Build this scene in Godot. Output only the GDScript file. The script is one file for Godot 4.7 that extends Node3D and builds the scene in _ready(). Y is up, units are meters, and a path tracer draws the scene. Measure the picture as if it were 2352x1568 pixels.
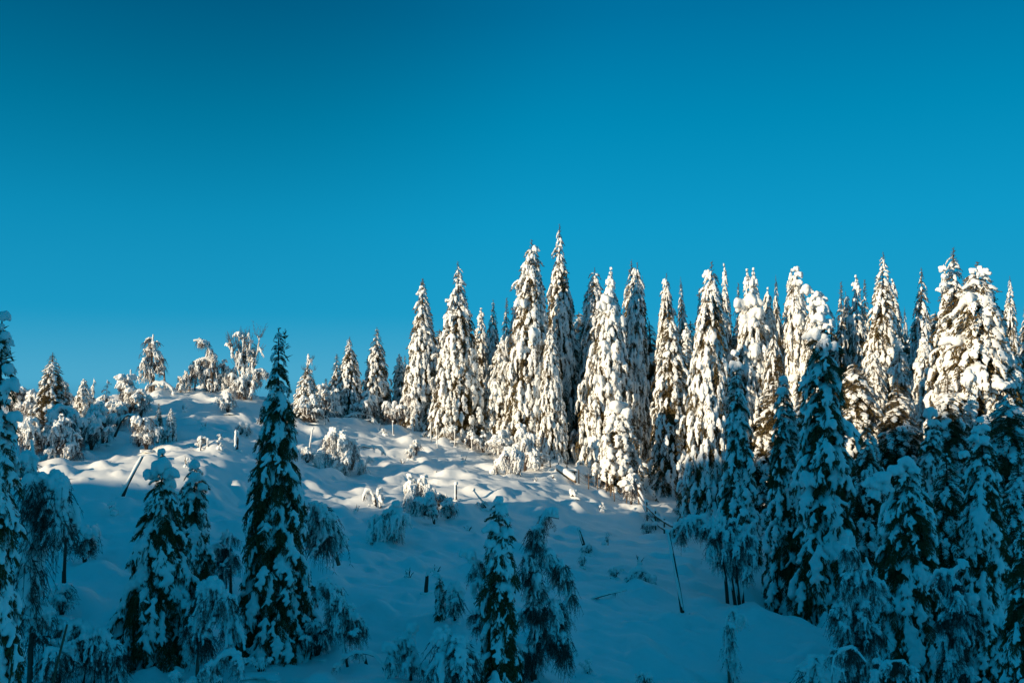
extends Node3D
# A snowed-in hillside of spruces and bent birches, low sun from the rear left.

const F := 2154.0            # focal length in picture units of 2352 x 1568
const PITCH := 3.0
const SUN_L := Vector2(0.829, 0.559)   # where the sunlight travels, (x, depth)
const SUN_TAN := 0.19
var cam: Camera3D
var rng := RandomNumberGenerator.new()
var used := {}
var snow_mat: StandardMaterial3D
var ground_mat: StandardMaterial3D
var needle_mat: StandardMaterial3D
var bark_mat: StandardMaterial3D
var birch_mat: StandardMaterial3D
var twig_mat: StandardMaterial3D
var post_mat: StandardMaterial3D
# coarse grid of the bare land
const GX0 := -124.0
const GD0 := -24.0
const GSTEP := 4.0
const GNX := 63
const GND := 56
var land := PackedFloat32Array()
var n_big := FastNoiseLite.new()
var n_mid := FastNoiseLite.new()
var n_fine := FastNoiseLite.new()
var n_mound := FastNoiseLite.new()
# building blocks shared by the trees
var bough_near: Array[ArrayMesh] = []
var pad_near: Array[ArrayMesh] = []
var pad_light: Array[ArrayMesh] = []
var bough_far: Array[ArrayMesh] = []
var pad_far: Array[ArrayMesh] = []
var lump: Array[ArrayMesh] = []
var drape: Array[ArrayMesh] = []
var puff: Array[ArrayMesh] = []
var twig_bunch: Array[ArrayMesh] = []

func rr(a: float, b: float) -> float:
	return a + (b - a) * rng.randf()

# ------------------------------------------------------------------ naming
func numbered(called: String, parent: Node) -> String:
	var key := str(parent.get_instance_id()) + called
	var k: int = used.get(key, 0)
	used[key] = k + 1
	return called if k == 0 else "%s_%03d" % [called, k]

func put(called: String, mesh: Mesh, mat: Material, parent: Node, kind := "") -> MeshInstance3D:
	var o := MeshInstance3D.new()
	o.name = numbered(called, parent)
	o.mesh = mesh
	o.material_override = mat
	if kind != "":
		o.set_meta("kind", kind)
	parent.add_child(o, true)
	return o

func thing(called: String, label: String, category: String, group: String, where: Vector3) -> Node3D:
	var o := Node3D.new()
	o.name = numbered(called, self)
	o.position = where
	o.set_meta("label", label)
	o.set_meta("category", category)
	if group != "":
		o.set_meta("group", group)
	add_child(o, true)
	return o

# ------------------------------------------------------------------ land
func at(px: float, py: float, d: float) -> Vector3:
	return cam.basis * Vector3((px - 1176.0) / F * d, (784.0 - py) / F * d, -d)

func smax(a: float, b: float, k: float) -> float:
	var h := clampf(0.5 + 0.5 * (a - b) / k, 0.0, 1.0)
	return lerpf(b, a, h) + k * h * (1.0 - h)

func crest_height(t: float) -> float:
	var a := -3.5
	a += 1.7 * smoothstep(-63.0, -54.0, t)
	a += 5.6 * smoothstep(-84.0, -79.5, t) * (1.0 - smoothstep(-73.0, -69.5, t))
	a += 6.4 * smoothstep(-53.5, -48.0, t)
	a += 5.8 * smoothstep(-47.0, -37.0, t)
	a -= 1.0 * smoothstep(-31.0, -22.0, t)
	a += 0.5 * n_mid.get_noise_1d(t * 2.0)
	return a + SUN_TAN * 46.0

func make_land(points: Array[Vector3]) -> void:
	land.resize(GNX * GND)
	var n := points.size()
	for j in GND:
		var d := GD0 + j * GSTEP
		for i in GNX:
			var x := GX0 + i * GSTEP
			var sw := 0.0
			var sx := 0.0
			var sd := 0.0
			var sy := 0.0
			var sxx := 0.0
			var sdd := 0.0
			var sxd := 0.0
			var sxy := 0.0
			var sdy := 0.0
			for p in points:
				var ex := p.x - x
				var ed := -p.z - d
				var r2 := ex * ex + ed * ed + 9.0
				var w := 1.0 / (r2 * r2)
				sw += w
				sx += w * ex
				sd += w * ed
				sy += w * p.y
				sxx += w * ex * ex
				sdd += w * ed * ed
				sxd += w * ex * ed
				sxy += w * ex * p.y
				sdy += w * ed * p.y
			sx /= sw
			sd /= sw
			sy /= sw
			var axx := sxx / sw - sx * sx + 12.0
			var add := sdd / sw - sd * sd + 12.0
			var axd := sxd / sw - sx * sd
			var bx := sxy / sw - sx * sy
			var bd := sdy / sw - sd * sy
			var det := axx * add - axd * axd
			var gx := (bx * add - bd * axd) / det
			var gd := (bd * axx - bx * axd) / det
			var h := sy - gx * sx - gd * sd
			# the wooded hill behind the camera
			var s := SUN_L.x * x + SUN_L.y * d
			var t := SUN_L.y * x - SUN_L.x * d
			var hc := crest_height(t)
			var far_side := -46.0 - s
			var ridge := hc - 0.62 * (s + 46.0) if far_side < 0.0 else hc - 0.35 * far_side
			land[j * GNX + i] = smax(h, ridge, 2.0)

func crom(a: float, b: float, c: float, d: float, t: float) -> float:
	return b + 0.5 * t * (c - a + t * (2.0 * a - 5.0 * b + 4.0 * c - d + t * (3.0 * (b - c) + d - a)))

func land_at(x: float, d: float) -> float:
	var fx := clampf((x - GX0) / GSTEP, 1.0, GNX - 2.01)
	var fd := clampf((d - GD0) / GSTEP, 1.0, GND - 2.01)
	var i := int(fx)
	var j := int(fd)
	var u := fx - i
	var v := fd - j
	var r := PackedFloat32Array([0, 0, 0, 0])
	for k in 4:
		var o := (j - 1 + k) * GNX + i
		r[k] = crom(land[o - 1], land[o], land[o + 1], land[o + 2], u)
	var h := crom(r[0], r[1], r[2], r[3], v)
	var ox := maxf(absf(x) - 118.0, 0.0)
	var od := maxf(d - 190.0, 0.0) + maxf(-18.0 - d, 0.0)
	return h - 0.07 * (ox + od)

func ground(x: float, z: float) -> float:
	var d := -z
	var h := land_at(x, d)
	if d > 20.0 and d < 130.0 and absf(x) < 75.0:
		h += 0.2 * n_big.get_noise_2d(x * 0.8 + 0.3 * d, d)
		h += 0.125 * n_mid.get_noise_2d(x * 1.0, d * 1.7)
		h += 0.075 * n_fine.get_noise_2d(x * 0.7, d * 1.2)
		var m := n_mound.get_noise_2d(x, d)
		var pit := n_fine.get_noise_2d(x * 1.3 + 300.0, d * 1.6)
		if pit > 0.33:
			h -= 0.5 * (pit - 0.33)
		if m > 0.28:
			h += 0.85 * (m - 0.28) * smoothstep(0.28, 0.45, m)
	return h

func steps(a: float, b: float, fine_a: float, fine_b: float, fine: float, mid: float, out_a: float, out_b: float) -> PackedFloat32Array:
	var v := PackedFloat32Array()
	var x := fine_a
	while x < fine_b:
		v.append(x)
		x += fine
	while x < b:
		v.append(x)
		x += mid
	var st := mid
	while x < out_b:
		v.append(x)
		st *= 1.35
		x += st
	v.append(out_b)
	var w := PackedFloat32Array()
	x = fine_a - mid
	while x > a:
		w.append(x)
		x -= mid
	st = mid
	while x > out_a:
		w.append(x)
		st *= 1.35
		x -= st
	w.append(out_a)
	w.reverse()
	w.append_array(v)
	return w

func build_ground() -> void:
	var xs := steps(-90.0, 80.0, -50.0, 48.0, 0.36, 1.3, -2600.0, 2600.0)
	var ds := steps(-70.0, 150.0, 28.0, 102.0, 0.36, 1.3, -2600.0, 2600.0)
	var nx := xs.size()
	var nd := ds.size()
	var pos := PackedVector3Array()
	pos.resize(nx * nd)
	for j in nd:
		for i in nx:
			pos[j * nx + i] = Vector3(xs[i], ground(xs[i], -ds[j]), -ds[j])
	var nor := PackedVector3Array()
	nor.resize(nx * nd)
	for j in nd:
		var j0 := maxi(j - 1, 0)
		var j1 := mini(j + 1, nd - 1)
		for i in nx:
			var a := pos[j * nx + mini(i + 1, nx - 1)] - pos[j * nx + maxi(i - 1, 0)]
			var b := pos[j1 * nx + i] - pos[j0 * nx + i]
			nor[j * nx + i] = a.cross(b).normalized()
	var idx := PackedInt32Array()
	idx.resize((nx - 1) * (nd - 1) * 6)
	var k := 0
	for j in nd - 1:
		for i in nx - 1:
			var o := j * nx + i
			idx[k] = o
			idx[k + 1] = o + nx
			idx[k + 2] = o + 1
			idx[k + 3] = o + 1
			idx[k + 4] = o + nx
			idx[k + 5] = o + nx + 1
			k += 6
	var arr := []
	arr.resize(Mesh.ARRAY_MAX)
	arr[Mesh.ARRAY_VERTEX] = pos
	arr[Mesh.ARRAY_NORMAL] = nor
	arr[Mesh.ARRAY_INDEX] = idx
	var m := ArrayMesh.new()
	m.add_surface_from_arrays(Mesh.PRIMITIVE_TRIANGLES, arr)
	var o := put("snowy_ground", m, ground_mat, self, "structure")
	o.set_meta("label", "rolling snow-covered hillside and valley floor")

# ------------------------------------------------------------------ soft shapes: round cones joined smoothly
# prims: flat array of [a, b, ra, rb]
func soft_mesh(prims: Array, cell: float, k: float, wob: float) -> ArrayMesh:
	var lo := Vector3(1e9, 1e9, 1e9)
	var hi := -lo
	for p in prims:
		var a: Vector3 = p[0]
		var b: Vector3 = p[1]
		var r: float = maxf(p[2], p[3]) + 2.5 * cell + k
		lo = lo.min(a - Vector3.ONE * r).min(b - Vector3.ONE * r)
		hi = hi.max(a + Vector3.ONE * r).max(b + Vector3.ONE * r)
	var nx := int((hi.x - lo.x) / cell) + 2
	var ny := int((hi.y - lo.y) / cell) + 2
	var nz := int((hi.z - lo.z) / cell) + 2
	var g := PackedFloat32Array()
	g.resize(nx * ny * nz)
	g.fill(9.0)
	var reach := k + 2.0 * cell
	for p in prims:
		var a: Vector3 = p[0]
		var b: Vector3 = p[1]
		var ra: float = p[2]
		var rb: float = p[3]
		var ab := b - a
		var l2 := maxf(ab.length_squared(), 1e-9)
		var rm := maxf(ra, rb) + reach
		var p0 := (a.min(b) - Vector3.ONE * rm - lo) / cell
		var p1 := (a.max(b) + Vector3.ONE * rm - lo) / cell
		for z in range(maxi(int(p0.z), 0), mini(int(p1.z) + 2, nz)):
			for y in range(maxi(int(p0.y), 0), mini(int(p1.y) + 2, ny)):
				var row := (z * ny + y) * nx
				for x in range(maxi(int(p0.x), 0), mini(int(p1.x) + 2, nx)):
					var q := lo + Vector3(x, y, z) * cell
					var t := clampf((q - a).dot(ab) / l2, 0.0, 1.0)
					var d := q.distance_to(a + ab * t) - lerpf(ra, rb, t)
					if d > reach:
						continue
					var o := g[row + x]
					if o < 8.0:
						var h := clampf(0.5 + 0.5 * (o - d) / k, 0.0, 1.0)
						g[row + x] = lerpf(o, d, h) - k * h * (1.0 - h)
					else:
						g[row + x] = d
	if wob > 0.0:
		for z in nz:
			for y in ny:
				var row := (z * ny + y) * nx
				for x in nx:
					if g[row + x] < 8.0:
						g[row + x] += wob * n_fine.get_noise_3d(x * cell * 5.0, y * cell * 5.0, z * cell * 5.0)
	var at_cell := PackedInt32Array()
	at_cell.resize(nx * ny * nz)
	at_cell.fill(-1)
	var pos := PackedVector3Array()
	var nor := PackedVector3Array()
	var off := PackedInt32Array([0, 1, nx, nx + 1, nx * ny, nx * ny + 1, nx * ny + nx, nx * ny + nx + 1])
	var edges := PackedInt32Array([0, 1, 2, 3, 4, 5, 6, 7, 0, 2, 1, 3, 4, 6, 5, 7, 0, 4, 1, 5, 2, 6, 3, 7])
	var f := PackedFloat32Array()
	f.resize(8)
	for z in nz - 1:
		for y in ny - 1:
			for x in nx - 1:
				var o := (z * ny + y) * nx + x
				var mask := 0
				for c in 8:
					f[c] = g[o + off[c]]
					if f[c] < 0.0:
						mask += 1
				if mask == 0 or mask == 8:
					continue
				var s := Vector3.ZERO
				var cnt := 0
				for e in 12:
					var u := edges[e * 2]
					var v := edges[e * 2 + 1]
					if (f[u] < 0.0) != (f[v] < 0.0):
						var t := f[u] / (f[u] - f[v])
						var pu := Vector3(u & 1, (u >> 1) & 1, u >> 2)
						var pv := Vector3(v & 1, (v >> 1) & 1, v >> 2)
						s += pu.lerp(pv, t)
						cnt += 1
				at_cell[o] = pos.size()
				pos.append(lo + (Vector3(x, y, z) + s / cnt) * cell)
				for c in 8:
					f[c] = minf(f[c], 3.0 * cell)
				nor.append(Vector3(f[1] + f[3] + f[5] + f[7] - f[0] - f[2] - f[4] - f[6], f[2] + f[3] + f[6] + f[7] - f[0] - f[1] - f[4] - f[5], f[4] + f[5] + f[6] + f[7] - f[0] - f[1] - f[2] - f[3]).normalized())
	var idx := PackedInt32Array()
	var sx := 1
	var sy := nx
	var sz := nx * ny
	for z in range(1, nz - 1):
		for y in range(1, ny - 1):
			for x in range(1, nx - 1):
				var o := (z * ny + y) * nx + x
				if at_cell[o] < 0:
					continue
				var inside := g[o] < 0.0
				if inside != (g[o + sx] < 0.0):
					quad(idx, at_cell[o], at_cell[o - sy], at_cell[o - sy - sz], at_cell[o - sz], inside)
				if inside != (g[o + sy] < 0.0):
					quad(idx, at_cell[o], at_cell[o - sz], at_cell[o - sz - sx], at_cell[o - sx], inside)
				if inside != (g[o + sz] < 0.0):
					quad(idx, at_cell[o], at_cell[o - sx], at_cell[o - sx - sy], at_cell[o - sy], inside)
	var arr := []
	arr.resize(Mesh.ARRAY_MAX)
	arr[Mesh.ARRAY_VERTEX] = pos
	arr[Mesh.ARRAY_NORMAL] = nor
	arr[Mesh.ARRAY_INDEX] = idx
	var m := ArrayMesh.new()
	m.add_surface_from_arrays(Mesh.PRIMITIVE_TRIANGLES, arr)
	return m

func quad(idx: PackedInt32Array, a: int, b: int, c: int, d: int, flip: bool) -> void:
	if a < 0 or b < 0 or c < 0 or d < 0:
		return
	if flip:
		idx.append_array(PackedInt32Array([a, c, b, a, d, c]))
	else:
		idx.append_array(PackedInt32Array([a, b, c, a, c, d]))

# ------------------------------------------------------------------ thin shapes
class Brush:
	var pos := PackedVector3Array()
	var nor := PackedVector3Array()
	var col := PackedColorArray()
	var idx := PackedInt32Array()
	func spindle(a: Vector3, b: Vector3, r: float, c: Color) -> void:
		var ax := b - a
		var u := ax.cross(Vector3.UP if absf(ax.normalized().y) < 0.9 else Vector3.RIGHT).normalized() * r
		var v := ax.normalized().cross(u)
		var o := pos.size()
		var m := a + ax * 0.35
		pos.append(a)
		nor.append(-ax.normalized())
		pos.append(b)
		nor.append(ax.normalized())
		for k in 3:
			var e := u * cos(k * TAU / 3.0) + v * sin(k * TAU / 3.0)
			pos.append(m + e)
			nor.append(e.normalized())
		for k in 5:
			col.append(c)
		for k in 3:
			var p := o + 2 + k
			var q := o + 2 + (k + 1) % 3
			idx.append_array(PackedInt32Array([o, p, q, o + 1, q, p]))
	func tube(path: PackedVector3Array, radii: PackedFloat32Array, sides: int, c: Color, cap := true) -> void:
		var n := path.size()
		var o := pos.size()
		var ref := Vector3(0.37, 0.11, 0.92)
		for i in n:
			var ax := (path[mini(i + 1, n - 1)] - path[maxi(i - 1, 0)]).normalized()
			if absf(ax.dot(ref)) > 0.97:
				ref = Vector3(0.9, 0.2, -0.3)
			var u := ax.cross(ref).normalized()
			var v := ax.cross(u)
			for k in sides:
				var e := u * cos(k * TAU / sides) + v * sin(k * TAU / sides)
				pos.append(path[i] + e * radii[i])
				nor.append(e)
				col.append(c)
		for i in n - 1:
			for k in sides:
				var p := o + i * sides + k
				var q := o + i * sides + (k + 1) % sides
				idx.append_array(PackedInt32Array([p, p + sides, q, q, p + sides, q + sides]))
		if cap:
			for end in [0, n - 1]:
				var e: int = pos.size()
				pos.append(path[end])
				nor.append((path[end] - path[1 if end == 0 else n - 2]).normalized())
				col.append(c)
				for k in sides:
					var p: int = o + end * sides + k
					var q: int = o + end * sides + (k + 1) % sides
					if end == 0:
						idx.append_array(PackedInt32Array([e, p, q]))
					else:
						idx.append_array(PackedInt32Array([e, q, p]))
	func mesh() -> ArrayMesh:
		var arr := []
		arr.resize(Mesh.ARRAY_MAX)
		arr[Mesh.ARRAY_VERTEX] = pos
		arr[Mesh.ARRAY_NORMAL] = nor
		arr[Mesh.ARRAY_COLOR] = col
		arr[Mesh.ARRAY_INDEX] = idx
		var m := ArrayMesh.new()
		m.add_surface_from_arrays(Mesh.PRIMITIVE_TRIANGLES, arr)
		return m

# copies of the shared small shapes, gathered per tree and drawn as instanced masses
class Scatter:
	var heap := {}
	func put_in(mesh: Mesh, t: Transform3D) -> void:
		if not heap.has(mesh):
			heap[mesh] = []
		heap[mesh].append(t)

func flush(sc: Scatter, called: String, mat: Material, parent: Node3D) -> void:
	for mesh: Mesh in sc.heap:
		var list: Array = sc.heap[mesh]
		var mm := MultiMesh.new()
		mm.transform_format = MultiMesh.TRANSFORM_3D
		mm.mesh = mesh
		mm.instance_count = list.size()
		for i in list.size():
			mm.set_instance_transform(i, list[i])
		var o := MultiMeshInstance3D.new()
		o.name = numbered(called, parent)
		o.multimesh = mm
		o.material_override = mat
		o.set_meta("kind", "stuff")
		parent.add_child(o, true)

func needle_tone(frost := 0.0) -> Color:
	if rng.randf() < frost:
		var f := rr(3.0, 6.0)
		return Color(f, f * 1.25, f * 2.3)
	var b := rr(0.55, 1.35)
	var w := rng.randf()
	return Color(b * lerpf(0.85, 1.15, w), b * lerpf(1.08, 0.92, w), b * lerpf(0.9, 0.8, w))

func bough_axis(s: float, droop: float) -> Vector3:
	return Vector3(0, 0.16 * s - droop * s * s, s * (1.0 - 0.26 * s * s * minf(droop, 1.1)))

func make_bough(detail: int, droop: float) -> ArrayMesh:
	var b := Brush.new()
	var path := PackedVector3Array()
	var radii := PackedFloat32Array()
	for i in 5:
		path.append(bough_axis(i / 4.0, droop))
		radii.append(lerpf(0.022, 0.006, i / 4.0))
	b.tube(path, radii, 3, Color(0.7, 0.6, 0.55), false)
	var n := 13 if detail > 0 else 5
	for i in n:
		var s := lerpf(0.12, 1.0, (i + 0.5) / n)
		var p := bough_axis(s, droop)
		for side in [-1.0, 1.0]:
			var ln := rr(0.26, 0.46) * (1.0 - 0.62 * s) + 0.06
			var dir := Vector3(side * rr(0.65, 0.95), rr(-0.55, -0.05), rr(0.35, 0.8)).normalized()
			var tip := p + dir * ln + Vector3(0, -0.18 * ln, 0)
			b.spindle(p, tip, 0.022 if detail > 0 else 0.035, needle_tone(0.14 if detail > 0 else 0.36))
			var m := 6 if detail > 0 else 2
			for q in m:
				var w := (q + rng.randf()) / m
				var st := p.lerp(tip, w)
				var dn := (dir * 0.4 + Vector3(rr(-0.35, 0.35), rr(-1.3, -0.5), rr(-0.1, 0.5))).normalized()
				b.spindle(st, st + dn * rr(0.1, 0.24), 0.016 if detail > 0 else 0.04, needle_tone(0.16 if detail > 0 else 0.3))
	b.spindle(bough_axis(0.9, droop), bough_axis(1.0, droop) + Vector3(0, -0.1, 0.05), 0.03, needle_tone())
	return b.mesh()

# snow lying along a bough: kind 0 a full blanket with fingers, 1 scattered pads
func make_pad(droop: float, kind: int, cell: float, fat: float) -> ArrayMesh:
	var pr := []
	var n := 6
	var last := bough_axis(0.16, droop)
	for i in range(1, n + 1):
		var s := lerpf(0.16, 0.98, float(i) / n)
		var p := bough_axis(s, droop) + Vector3(rr(-0.04, 0.04), 0.05 + rr(-0.02, 0.03), 0)
		var r := fat * rr(0.075, 0.15) * (1.15 - 0.35 * s)
		if kind == 0 or rng.randf() < 0.42:
			pr.append([last, p, r * rr(0.7, 1.0), r])
		for side in [-1.0, 1.0]:
			if rng.randf() < (0.85 if kind == 0 else 0.38) and s < 0.93:
				var ln := rr(0.14, 0.34) * (1.0 - 0.5 * s)
				var e := p + Vector3(side * ln, -ln * rr(0.3, 1.0), ln * rr(0.2, 0.75))
				var rf := fat * rr(0.05, 0.1)
				pr.append([p, e, rf * 1.1, rf])
				if kind == 0 and rng.randf() < 0.5:
					pr.append([e, e + Vector3(side * 0.02, -rr(0.06, 0.18), 0.03), rf, rf * 0.55])
		last = p
	if kind == 0:
		var tip := bough_axis(1.0, droop)
		pr.append([tip, tip + Vector3(0, -rr(0.05, 0.16), 0.02), fat * 0.09, fat * 0.05])
	if pr.is_empty():
		pr.append([bough_axis(0.5, droop), bough_axis(0.7, droop), 0.1 * fat, 0.09 * fat])
	return soft_mesh(pr, cell, 0.05 if cell < 0.1 else 0.075, 0.022)

func make_lump(cell: float) -> ArrayMesh:
	var pr := []
	for i in 8:
		var c := Vector3(rr(-0.5, 0.5), rr(-0.15, 0.4), rr(-0.5, 0.5))
		pr.append([c, c + Vector3(c.x * 0.5, -rr(0.15, 0.5), c.z * 0.5), rr(0.26, 0.5), rr(0.15, 0.34)])
	return soft_mesh(pr, cell, 0.12, 0.1)

# a hanging curtain of snow-caked twigs, from the origin down to about -1
func make_drape(cell: float) -> ArrayMesh:
	var pr := []
	var w := rr(0.18, 0.3)
	var heads := []
	for i in 7:
		var a := Vector3(rr(-w, w), rr(-0.1, 0.1), rr(-w, w) * 0.8)
		var l := rr(0.3, 1.0)
		var out := Vector3(a.x, 0, a.z) * rr(0.2, 0.9)
		var n := 4
		var last := a
		var r0 := rr(0.06, 0.12)
		for k in n:
			var q := (k + 1.0) / n
			var p := a + out * q + Vector3(rr(-0.06, 0.06), -l * q, rr(-0.06, 0.06))
			var r := r0 * rr(0.5, 1.35) * (1.0 - 0.45 * q)
			if rng.randf() < 0.8:
				pr.append([last, p, r * rr(0.6, 1.0), r])
			else:
				pr.append([p, p, r * 1.2, r * 1.2])
			last = p
		if not heads.is_empty() and rng.randf() < 0.6:
			pr.append([heads[-1], a, 0.09, 0.08])
		heads.append(a)
	return soft_mesh(pr, cell, 0.04, 0.04)

# a rounded head of snow broken by dark gaps
func make_puff(cell: float) -> ArrayMesh:
	var pr := []
	for i in 11:
		var a := rng.randf() * TAU
		var e := rr(-0.25, 1.0)
		var c := Vector3(cos(a) * sqrt(1.0 - e * e * 0.9), e * 0.75, sin(a) * sqrt(1.0 - e * e * 0.9)) * rr(0.3, 0.5)
		var r := rr(0.1, 0.22)
		pr.append([c, c + Vector3(c.x * 0.5, -rr(0.1, 0.35), c.z * 0.5), r, r * rr(0.45, 0.8)])
	return soft_mesh(pr, cell, 0.06, 0.05)

func make_twigs() -> ArrayMesh:
	var b := Brush.new()
	for i in 12:
		var p := Vector3(rr(-0.12, 0.12), rr(-0.05, 0.05), rr(-0.12, 0.12))
		var v := Vector3(rr(-1.0, 1.0), rr(-0.2, 0.5), rr(-1.0, 1.0))
		var l := rr(0.45, 1.05)
		var path := PackedVector3Array([p])
		var radii := PackedFloat32Array([0.012])
		for k in 4:
			v = v * 0.7 + Vector3(rr(-0.35, 0.35), -0.42, rr(-0.35, 0.35))
			p += v.normalized() * l * 0.25
			path.append(p)
			radii.append(0.011 - 0.0019 * k)
			for q in 2:
				var side := (v.normalized() + Vector3(rr(-1, 1), rr(-0.8, 0.5), rr(-1, 1))).normalized()
				b.spindle(p, p + side * rr(0.08, 0.26), 0.008, Color.WHITE * (rr(0.7, 1.3) if rng.randf() < 0.45 else rr(3.5, 6.5)))
		b.tube(path, radii, 3, Color.WHITE * (rr(0.7, 1.3) if rng.randf() < 0.5 else rr(3.0, 6.0)), false)
	return b.mesh()

func make_blocks() -> void:
	rng.seed = 11
	for i in 6:
		var dr := lerpf(0.7, 1.2, i / 5.0)
		var df := lerpf(0.8, 1.45, i / 5.0)
		bough_near.append(make_bough(1, dr))
		pad_near.append(make_pad(dr, 0, 0.05, 1.0))
		pad_light.append(make_pad(dr, 1, 0.05, 0.95))
		bough_far.append(make_bough(0, df))
		pad_far.append(make_pad(df, 0, 0.14, 1.05))
	for i in 5:
		lump.append(make_lump(0.17))
	for i in 6:
		drape.append(make_drape(0.06))
		puff.append(make_puff(0.085))
		twig_bunch.append(make_twigs())

# ------------------------------------------------------------------ spruces
# how wide a spruce is at u (0 top, 1 foot)
func crown(u: float, shape: int) -> float:
	match shape:
		1: return pow(u, 0.62) * (1.0 - 0.12 * u)                         # columnar
		3: return minf(pow(u, 0.5) * 0.9 + 0.1 * u, 1.0)                  # blunt dome
		2: return minf(pow(u, 1.0) * 1.25, 0.55 + 0.45 * u)                # bell
		_: return pow(u, 0.85)

# every bough as [transform, which, u, kind]: kind 0 carries snow, 1 is a bare one near the trunk
func boughs(h: float, r: float, o: Dictionary) -> Array:
	var shape: int = o.get("shape", 0)
	var gap: float = o.get("gap", 0.4)
	var wide: float = o.get("wide", 0.57)
	var longest: float = o.get("long", 1.0)
	var bend: Vector3 = o.get("bend", Vector3.ZERO)
	var out := []
	var y: float = h * o.get("foot", 0.03)
	var turn := rng.randf() * TAU
	while y < h * 0.965:
		var u := 1.0 - y / h
		var ragged := 1.0 + 0.16 * n_mid.get_noise_2d(y * 4.0, h * 31.0 + r * 57.0)
		var reach := maxf(r * crown(u, shape) * ragged, 0.16)
		var w := y / h
		var n := int(round(clampf(TAU * reach * 0.8 / wide, 4.0, 22.0)))
		for k in n:
			var a := turn + TAU * (k + rr(-0.4, 0.4)) / n
			var full := reach * rr(0.72, 1.14)
			if rng.randf() < 0.05:
				full *= 1.22
			var l := minf(full, longest * rr(0.7, 1.25))
			var lift := lerpf(0.25, -0.38, smoothstep(0.05, 0.6, u)) + rr(-0.22, 0.16)
			var bs := Basis(Vector3.UP, a) * Basis(Vector3.RIGHT, -lift)
			bs = bs * Basis.from_scale(Vector3(l * rr(0.75, 1.1) * o.get("slim", 1.0) + 0.1, l * rr(0.85, 1.2) + 0.08, l * 1.12))
			var q := maxf(full - l, 0.0) * 0.9
			out.append([Transform3D(bs, Vector3(sin(a) * q, y + rr(-0.5, 0.5) * gap - 0.12 * q, cos(a) * q) + bend * w * w), rng.randi() % 6, u, 0])
		if reach > longest * 1.05:
			for k in int(o.get("inner", 3)):
				var a := rng.randf() * TAU
				var l := reach * rr(0.6, 0.85)
				var bs := Basis(Vector3.UP, a) * Basis(Vector3.RIGHT, rr(0.0, 0.3)) * Basis.from_scale(Vector3(l, l * 0.9, l))
				out.append([Transform3D(bs, Vector3(0, y, 0) + bend * w * w), rng.randi() % 6, u, 1])
		turn += 1.1 + rng.randf()
		y += gap * (0.62 + 0.5 * u) * rr(0.85, 1.15)
	return out

func trunk_mesh(h: float, r: float, bend: Vector3) -> ArrayMesh:
	var b := Brush.new()
	var path := PackedVector3Array()
	var radii := PackedFloat32Array()
	for i in 7:
		var w := i / 6.0
		path.append(Vector3(0, -0.5 + (h + 0.4) * w, 0) + bend * w * w)
		radii.append(lerpf(r, 0.015, pow(w, 0.8)))
	b.tube(path, radii, 7, Color.WHITE)
	return b.mesh()

func top_sprays(b: Brush, h: float, tall: float, bend: Vector3, heads: int) -> void:
	for q in heads:
		var off := Vector3(rr(-0.25, 0.25), rr(-0.35, 0.0), rr(-0.25, 0.25)) * (0.0 if q == 0 else 1.0)
		var top := Vector3(0, h, 0) + bend + off
		b.spindle(top - Vector3(0, 0.7 * tall, 0), top, 0.03 * tall, needle_tone())
		for i in 26:
			var w := rng.randf()
			var p := top - Vector3(0, 0.08 + w * 1.5 * tall, 0)
			var a := rng.randf() * TAU
			var l := (0.12 + 0.34 * w) * tall
			b.spindle(p, p + Vector3(cos(a), rr(0.1, 0.9), sin(a)) * l, 0.028 * tall, needle_tone())

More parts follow.
